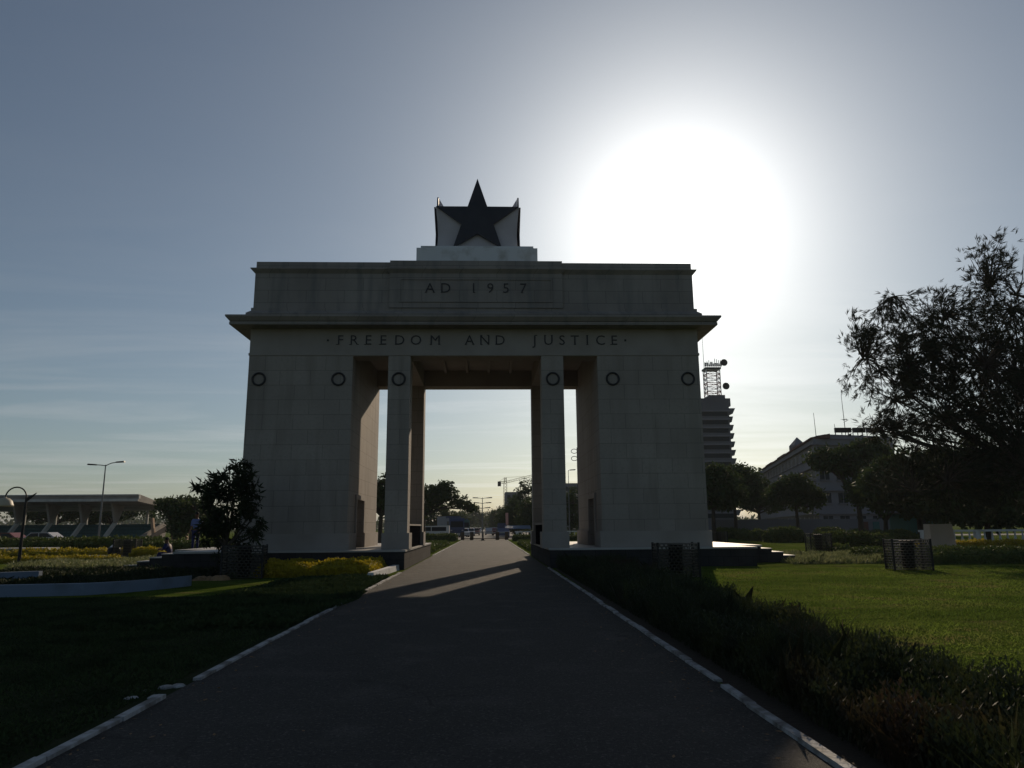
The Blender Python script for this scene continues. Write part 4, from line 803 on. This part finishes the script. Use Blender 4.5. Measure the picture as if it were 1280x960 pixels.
t = thing('road_sign', 'blue rectangular sign board on posts right of the road', 'sign', (X(627.5, 124), 124, 0)); x_ = X(627.5, 124)
MB().box(x_-.75, x_+.75, 124, 124.08, 1.1, 2.2).build('board', M['bluep'], t)
for s in (-1, 1): MB().cyl((x_+s*.6, 124.12, 0), (x_+s*.6, 124.12, 2.2), .05, None, 6).build('post', M['grey_metal'], t)
# stalls / parked things right of road
t = thing('market_stall', 'stall with pale blue awning under the dark trees right of the road', 'stall', (X(648, 116), 116, 0)); x_ = X(648, 116)
MB().hexa([(x_-2.1, 115, 1.25), (x_+1.9, 115, 1.25), (x_+1.9, 117, 1.7), (x_-2.1, 117, 1.7), (x_-2.1, 115, 1.35), (x_+1.9, 115, 1.35), (x_+1.9, 117, 1.8), (x_-2.1, 117, 1.8)]).build('awning', M['bluewall'], t)
for s in (-2, 1.8): MB().cyl((x_+s, 115.1, 0), (x_+s, 115.1, 1.3), .04, None, 6).build('post', M['grey_metal'], t)

# ---------------------------------------------------------------- buildings
# far tower block with lattice mast
Yt = 190; T = thing('tower_block', 'far concrete tower block with stepped balconies right of the arch', 'building', (at(900, 660, Yt).x, Yt, 0))
xl, xr = at(862, 600, Yt).x, at(917, 600, Yt).x; zt = at(900, 497, Yt).z; z2 = at(900, 507, Yt).z
MB().box(xl, xr, Yt, Yt+14, 0, z2).build('wall', M['towerwall'], T)
MB().box(at(877, 500, Yt).x, at(914.5, 500, Yt).x, Yt+1, Yt+10, z2, zt).build('penthouse', M['towerwall'], T)
MB().box(at(889, 500, Yt).x, at(909, 500, Yt).x, Yt+1.5, Yt+8, zt, zt+1.0).build('plant_room', M['towerwall'], T)
fl = (z2-4)/13
for k in range(13):
    z = z2-1.6-k*fl
    if z < 3: break
    w = MB().box(xl+.4, xr-.5, Yt-.12, Yt-.01, z-1.2, z-.1); wn = w.build('window_strip', M['glass'], T)
    MB().box(xl, xr+.05, Yt-.45, Yt-.01, z-.1+.02, z+.35).build('spandrel', M['building'], T)
    e = 1.7 if k == 0 else .95+.05*k
    MB().hexa([(xr+.003, Yt, z-.6), (xr+.003+e*.55, Yt, z-.6), (xr+.003+e*.55, Yt+10, z-.6), (xr+.003, Yt+10, z-.6), (xr+.003, Yt, z+.9), (xr+.003+e, Yt, z+.9), (xr+.003+e, Yt+10, z+.9), (xr+.003, Yt+10, z+.9)]).build('balcony', M['towerwall'], T)
mx0, mx1 = at(887.5, 480, Yt).x, at(904.5, 480, Yt).x; mz0, mz1, mz2 = zt+1.0, at(896, 459, Yt).z, at(896, 449, Yt).z
ms = thing('lattice_mast', 'red and white lattice mast with dishes on the tower block roof', 'antenna mast', ((mx0+mx1)/2, Yt+4, mz0))
ya, yb = Yt+2.5, Yt+5.5
for nm, col, par in (('mast_frame', M['redw'], 0), ('mast_frame', M['whitep'], 1)):
    mb = MB(); nseg = 6
    for k in range(nseg):
        if k % 2 != par: continue
        za, zb = mz0+(mz1-mz0)*k/nseg, mz0+(mz1-mz0)*(k+1)/nseg
        c4 = [(mx0, ya), (mx1, ya), (mx1, yb), (mx0, yb)]
        for i in range(4):
            (xa_, y_), (xb_, yb_) = c4[i], c4[(i+1) % 4]; mb.beam((xa_, y_, za), (xa_, y_, zb), .2, .2); mb.beam((xa_, y_, za), (xb_, yb_, zb), .08, .08); mb.beam((xa_, y_, zb), (xb_, yb_, za), .08, .08); mb.beam((xa_, y_, zb-.05), (xb_, yb_, zb-.05), .13, .13)
    mb.build(nm, col, ms)
MB().box(mx0-.3, mx1+.3, ya-.3, yb+.3, mz1, mz1+.5).build('platform', M['dark'], ms)
mb = MB(); rnd = random.Random(3)
for i in range(9): x = mx0-.3+(mx1-mx0+.6)*i/8; hgt = rnd.uniform(1.2, 2.4); mb.beam((x, ya-.2, mz1+.5), (x, ya-.2, mz1+.5+hgt), .12, .12); mb.box(x-.2, x+.2, ya-.5, ya-.25, mz1+.7, mz1+.7+rnd.uniform(.5, 1.4))
mb.beam((mx0-.3, ya-.2, mz1+1.5), (mx1+.3, ya-.2, mz1+1.5), .1, .1); mb.build('panel_antennas', M['grey_metal'], ms)
MB().cyl((mx0-.6, ya, mz0), (mx0-.6, ya, at(885, 420, Yt).z), .09, .05, 5).build('whip', M['grey_metal'], ms)
for px, py in ((906, 452.5), (908.5, 482)):
    p = at(px, py, Yt); MB().cyl((p.x, Yt+.6, p.z), (p.x, Yt+1.1, p.z), .95, .8, 18).build('dish', M['dark'], ms); 
# four storey office building with receding wing
OB = thing('office_building', 'four storey grey office building with roof boards behind the trees', 'building', (52, 108, 0))
c0 = at(1026, 660, 108).x; cL = at(958, 660, 172).x; cR = at(1128, 660, 112).x; zt = at(1040, 548, 108).z
def face(p0, p1, z0, z1, off):          # wall frame helper: returns function (u, z, d)->point
    p0, p1 = Vector((*p0, 0)), Vector((*p1, 0)); u = (p1-p0).normalized(); nrm = Vector((u.y, -u.x, 0))
    return lambda s, z, d=0: p0+u*s+nrm*d+Vector((0, 0, z)), (p1-p0).length
MB().add([(c0, 108, 0), (cR, 112, 0), (cR+2, 178, 0), (cL, 172, 0), (c0, 108, zt), (cR, 112, zt), (cR+2, 178, zt), (cL, 172, zt)], [(3, 2, 1, 0), (4, 5, 6, 7), (0, 1, 5, 4), (1, 2, 6, 5), (2, 3, 7, 6), (3, 0, 4, 7)]).build('wall', M['building'], OB)
for (pa, pb, nwin, ww) in (((cL, 172), (c0, 108), 15, 3.2), ((c0, 108), (cR, 112), 5, 1.7)):
    fn, ln = face(pa, pb, 0, zt, 0); sgn = 1
    test = fn(ln/2, 0, 1); 
    for k in range(4):
        zc = 1.3+k*(zt-.6)/4
        for i in range(nwin):
            s0 = ln*(i+.5)/nwin-ww/2; s1 = s0+ww
            w = MB().hexa([fn(s0, zc, .02), fn(s1, zc, .02), fn(s1, zc, .005), fn(s0, zc, .005), fn(s0, zc+1.5, .02), fn(s1, zc+1.5, .02), fn(s1, zc+1.5, .005), fn(s0, zc+1.5, .005)]).build('window', M['glass'], OB)
            mb = MB(); mb.hexa([fn(s0-.1, zc-.16, .3), fn(s1+.1, zc-.16, .3), fn(s1+.1, zc-.16, .005), fn(s0-.1, zc-.16, .005), fn(s0-.1, zc-.02, .3), fn(s1+.1, zc-.02, .3), fn(s1+.1, zc-.02, .005), fn(s0-.1, zc-.02, .005)])
            mb.beam(fn((s0+s1)/2, zc, .05), fn((s0+s1)/2, zc+1.5, .05), .08, .08); mb.build('sill', M['building'], w)
        mb = MB(); mb.hexa([fn(0, zc+1.75, .5), fn(ln, zc+1.75, .5), fn(ln, zc+1.75, .003), fn(0, zc+1.75, .003), fn(0, zc+1.95, .5), fn(ln, zc+1.95, .5), fn(ln, zc+1.95, .003), fn(0, zc+1.95, .003)]); mb.build('sun_shade', M['building'], OB)
    if nwin > 10:
        mb = MB()
        for k in range(7):
            s0, s1 = ln*k/7, ln*(k+1)/7-.3; z = zt+.003; h_ = .7+(k % 2)*.5
            mb.hexa([fn(s0, z, .3), fn(s1, z, .3), fn(s1, z, -2.5), fn(s0, z, -2.5), fn(s0, z+h_*.3, .3), fn(s1, z+h_*.3, .3), fn(s1, z+h_, -2.5), fn(s0, z+h_, -2.5)])
        mb.build('tiled_parapet', M['redtile'], OB)
    else:
        mb = MB(); mb.hexa([fn(1.5, zt+.003, .25), fn(ln, zt+.003, .25), fn(ln, zt+.003, -2), fn(1.5, zt+.003, -2), fn(2.2, zt+.7, .1), fn(ln-.5, zt+.7, .1), fn(ln-.5, zt+.7, -2), fn(2.2, zt+.7, -2)]); mb.build('parapet', M['building'], OB)
p = at(1001, 566, 135); tz = at(1001, 556, 135).z
mb = MB(); mb.box(p.x-1.1, p.x+1.1, 135, 137.5, zt, tz); mb.add([(p.x-1.1, 135, tz), (p.x+1.1, 135, tz), (p.x+1.1, 137.5, tz), (p.x-1.1, 137.5, tz), (p.x, 136.2, tz+1.6)], [(0, 1, 4), (1, 2, 4), (2, 3, 4), (3, 0, 4)]); mb.build('roof_turret', M['building'], OB)
MB().beam((p.x+1.3, 134.8, tz-.6), (p.x+2.6, 134.8, tz+.4), .4, .9).build('dish_antenna', M['dark'], OB)
for px, top, Y in ((1020, 516, 122), (1057, 493, 114), (1045, 530, 114), (976, 575, 150)):
    q = at(px, 540, Y); MB().cyl((q.x, Y, zt-.2), (q.x-.15, Y, at(px, top, Y).z), .07, .035, 5).build('antenna_mast', M['dark'], OB)
for a, b in ((1044.5, 1064), (1067, 1081.5), (1084, 1104)):
    qa, qb = at(a, 540.5, 111), at(b, 534.5, 111)
    bd = MB().box(qa.x, qb.x, 111, 111.4, qa.z, qb.z).build('roof_board', M['dark'], OB)
    mb = MB()
    for s in (.1, .5, .9): x = qa.x+(qb.x-qa.x)*s; mb.beam((x, 111.6, zt+.1), (x, 111.6, qb.z), .1, .1)
    mb.build('board_leg', M['dark'], bd)
# low teal kiosk and ground floor annex
q = at(1158, 680, 68); t = thing('kiosk', 'small teal kiosk under the trees behind the stone pier', 'kiosk', (q.x, 68, 0))
MB().box(q.x-1.6, q.x+1.6, 68, 71, 0, 2.5).build('wall', M['teald'], t); MB().box(q.x-1.8, q.x+1.8, 67.7, 71.2, 2.5, 2.65).build('roof', M['grey_metal'], t); MB().box(q.x-.5, q.x+.4, 67.97, 67.995, 0, 2.0).build('door', M['dark'], t)
q = at(1095, 680, 96); t = thing('boundary_wall', 'long grey boundary wall with teal gates before the office building', 'wall', (q.x, 96, 0))
MB().box(at(890, 665, 100).x, at(1150, 665, 100).x, 100, 100.3, 0, 2.3).build('wall', M['towerwall'], t)
for a, b in ((1078, 1086), (1092, 1100)): MB().box(at(a, 665, 100).x, at(b, 665, 100).x, 99.93, 99.99, 0, 1.9).build('gate', M['redtile'] if a < 1080 else M['teald'], t)
# building and crane through the arch
q0, q1 = at(631.5, 615, 300), at(652, 615, 300); t = thing('concrete_building', 'grey unfinished building behind the trees through the arch', 'building', (q0.x, 300, 0))
MB().box(q0.x, q1.x, 300, 315, 0, q0.z).build('wall', M['towerwall'], t)
for k in range(4):
    for i in range(3): MB().box(q0.x+.8+i*2.1, q0.x+2.1+i*2.1, 299.95, 299.99, q0.z-2.6-k*3.2, q0.z-1.2-k*3.2).build('window', M['glass'], t)
Yc = 310; q = at(631.8, 640, Yc); zj = at(632, 603, Yc).z; za = at(632, 597, Yc).z
cr_ = thing('tower_crane', 'tower crane with long jib behind the grey unfinished building', 'crane', (q.x, Yc, 0))
def truss(a, b, w, n, wd=.16):
    mb = MB(); a, b = Vector(a), Vector(b); d = (b-a).normalized(); s = Vector((0, 1, 0))*w/2; u = d.cross(Vector((0, 1, 0))).normalized()*w/2
    cs4 = [s+u, s-u, -s-u, -s+u]
    for c in cs4: mb.beam(a+c, b+c, wd, wd)
    for k in range(n):
        p0, p1 = a.lerp(b, k/n), a.lerp(b, (k+1)/n)
        for i in range(4): mb.beam(p0+cs4[i], p1+cs4[(i+1) % 4], wd*.6, wd*.6)
    return mb
truss((q.x, Yc, 0), (q.x, Yc, zj), 1.3, 16, .16).build('mast', M['orange'], cr_)
truss((q.x, Yc, zj), (q.x+15, Yc, zj+3.6), .8, 14, .1).build('jib', M['orange'], cr_)
truss((q.x, Yc, zj), (q.x-2.6, Yc, zj), .8, 3, .12).build('counter_jib', M['orange'], cr_)
MB().box(q.x-3.2, q.x-1.8, Yc-.7, Yc+.7, zj-1.6, zj+.4).build('counterweight', M['dark'], cr_)
mb = truss((q.x, Yc, zj), (q.x, Yc, za), .9, 3, .2); mb.beam((q.x, Yc, za), (q.x+8, Yc, zj+2.5), .08, .08); mb.beam((q.x, Yc, za), (q.x-2.5, Yc, zj+.5), .08, .08); mb.build('apex', M['orange'], cr_)
q0, q1 = at(704, 604, 240), at(724, 604, 240); t = thing('far_block', 'flat roofed block beyond the narrow right opening', 'building', (q0.x, 240, 0))
MB().box(q0.x, q1.x, 240, 252, 0, q0.z).build('wall', M['building'], t)
for k in range(3): MB().box(q0.x+.5, q1.x-.5, 239.95, 239.99, q0.z-2.4-k*3.2, q0.z-1.2-k*3.2).build('window', M['glass'], t)

# thin sea haze over the whole place
hz = MB().box(-3600, 3600, -80, 6100, -1, 60).build('haze', []); hz['kind'] = 'stuff'; hz['label'] = 'thin pale haze in the air'; hz['category'] = 'haze'
hm = bpy.data.materials.new('haze'); hm.use_nodes = True; hn = hm.node_tree.nodes; hn.remove(hn['Principled BSDF'])
pv = hn.new('ShaderNodeVolumePrincipled'); pv.inputs['Color'].default_value = (.85, .9, .95, 1); pv.inputs['Density'].default_value = .00024; pv.inputs['Anisotropy'].default_value = 0
hm.node_tree.links.new(pv.outputs[0], hn['Material Output'].inputs['Volume']); hz.data.materials.append(hm)

# drop builder-only properties
for o in bpy.data.objects:
    if '_w' in o.keys(): del o['_w']
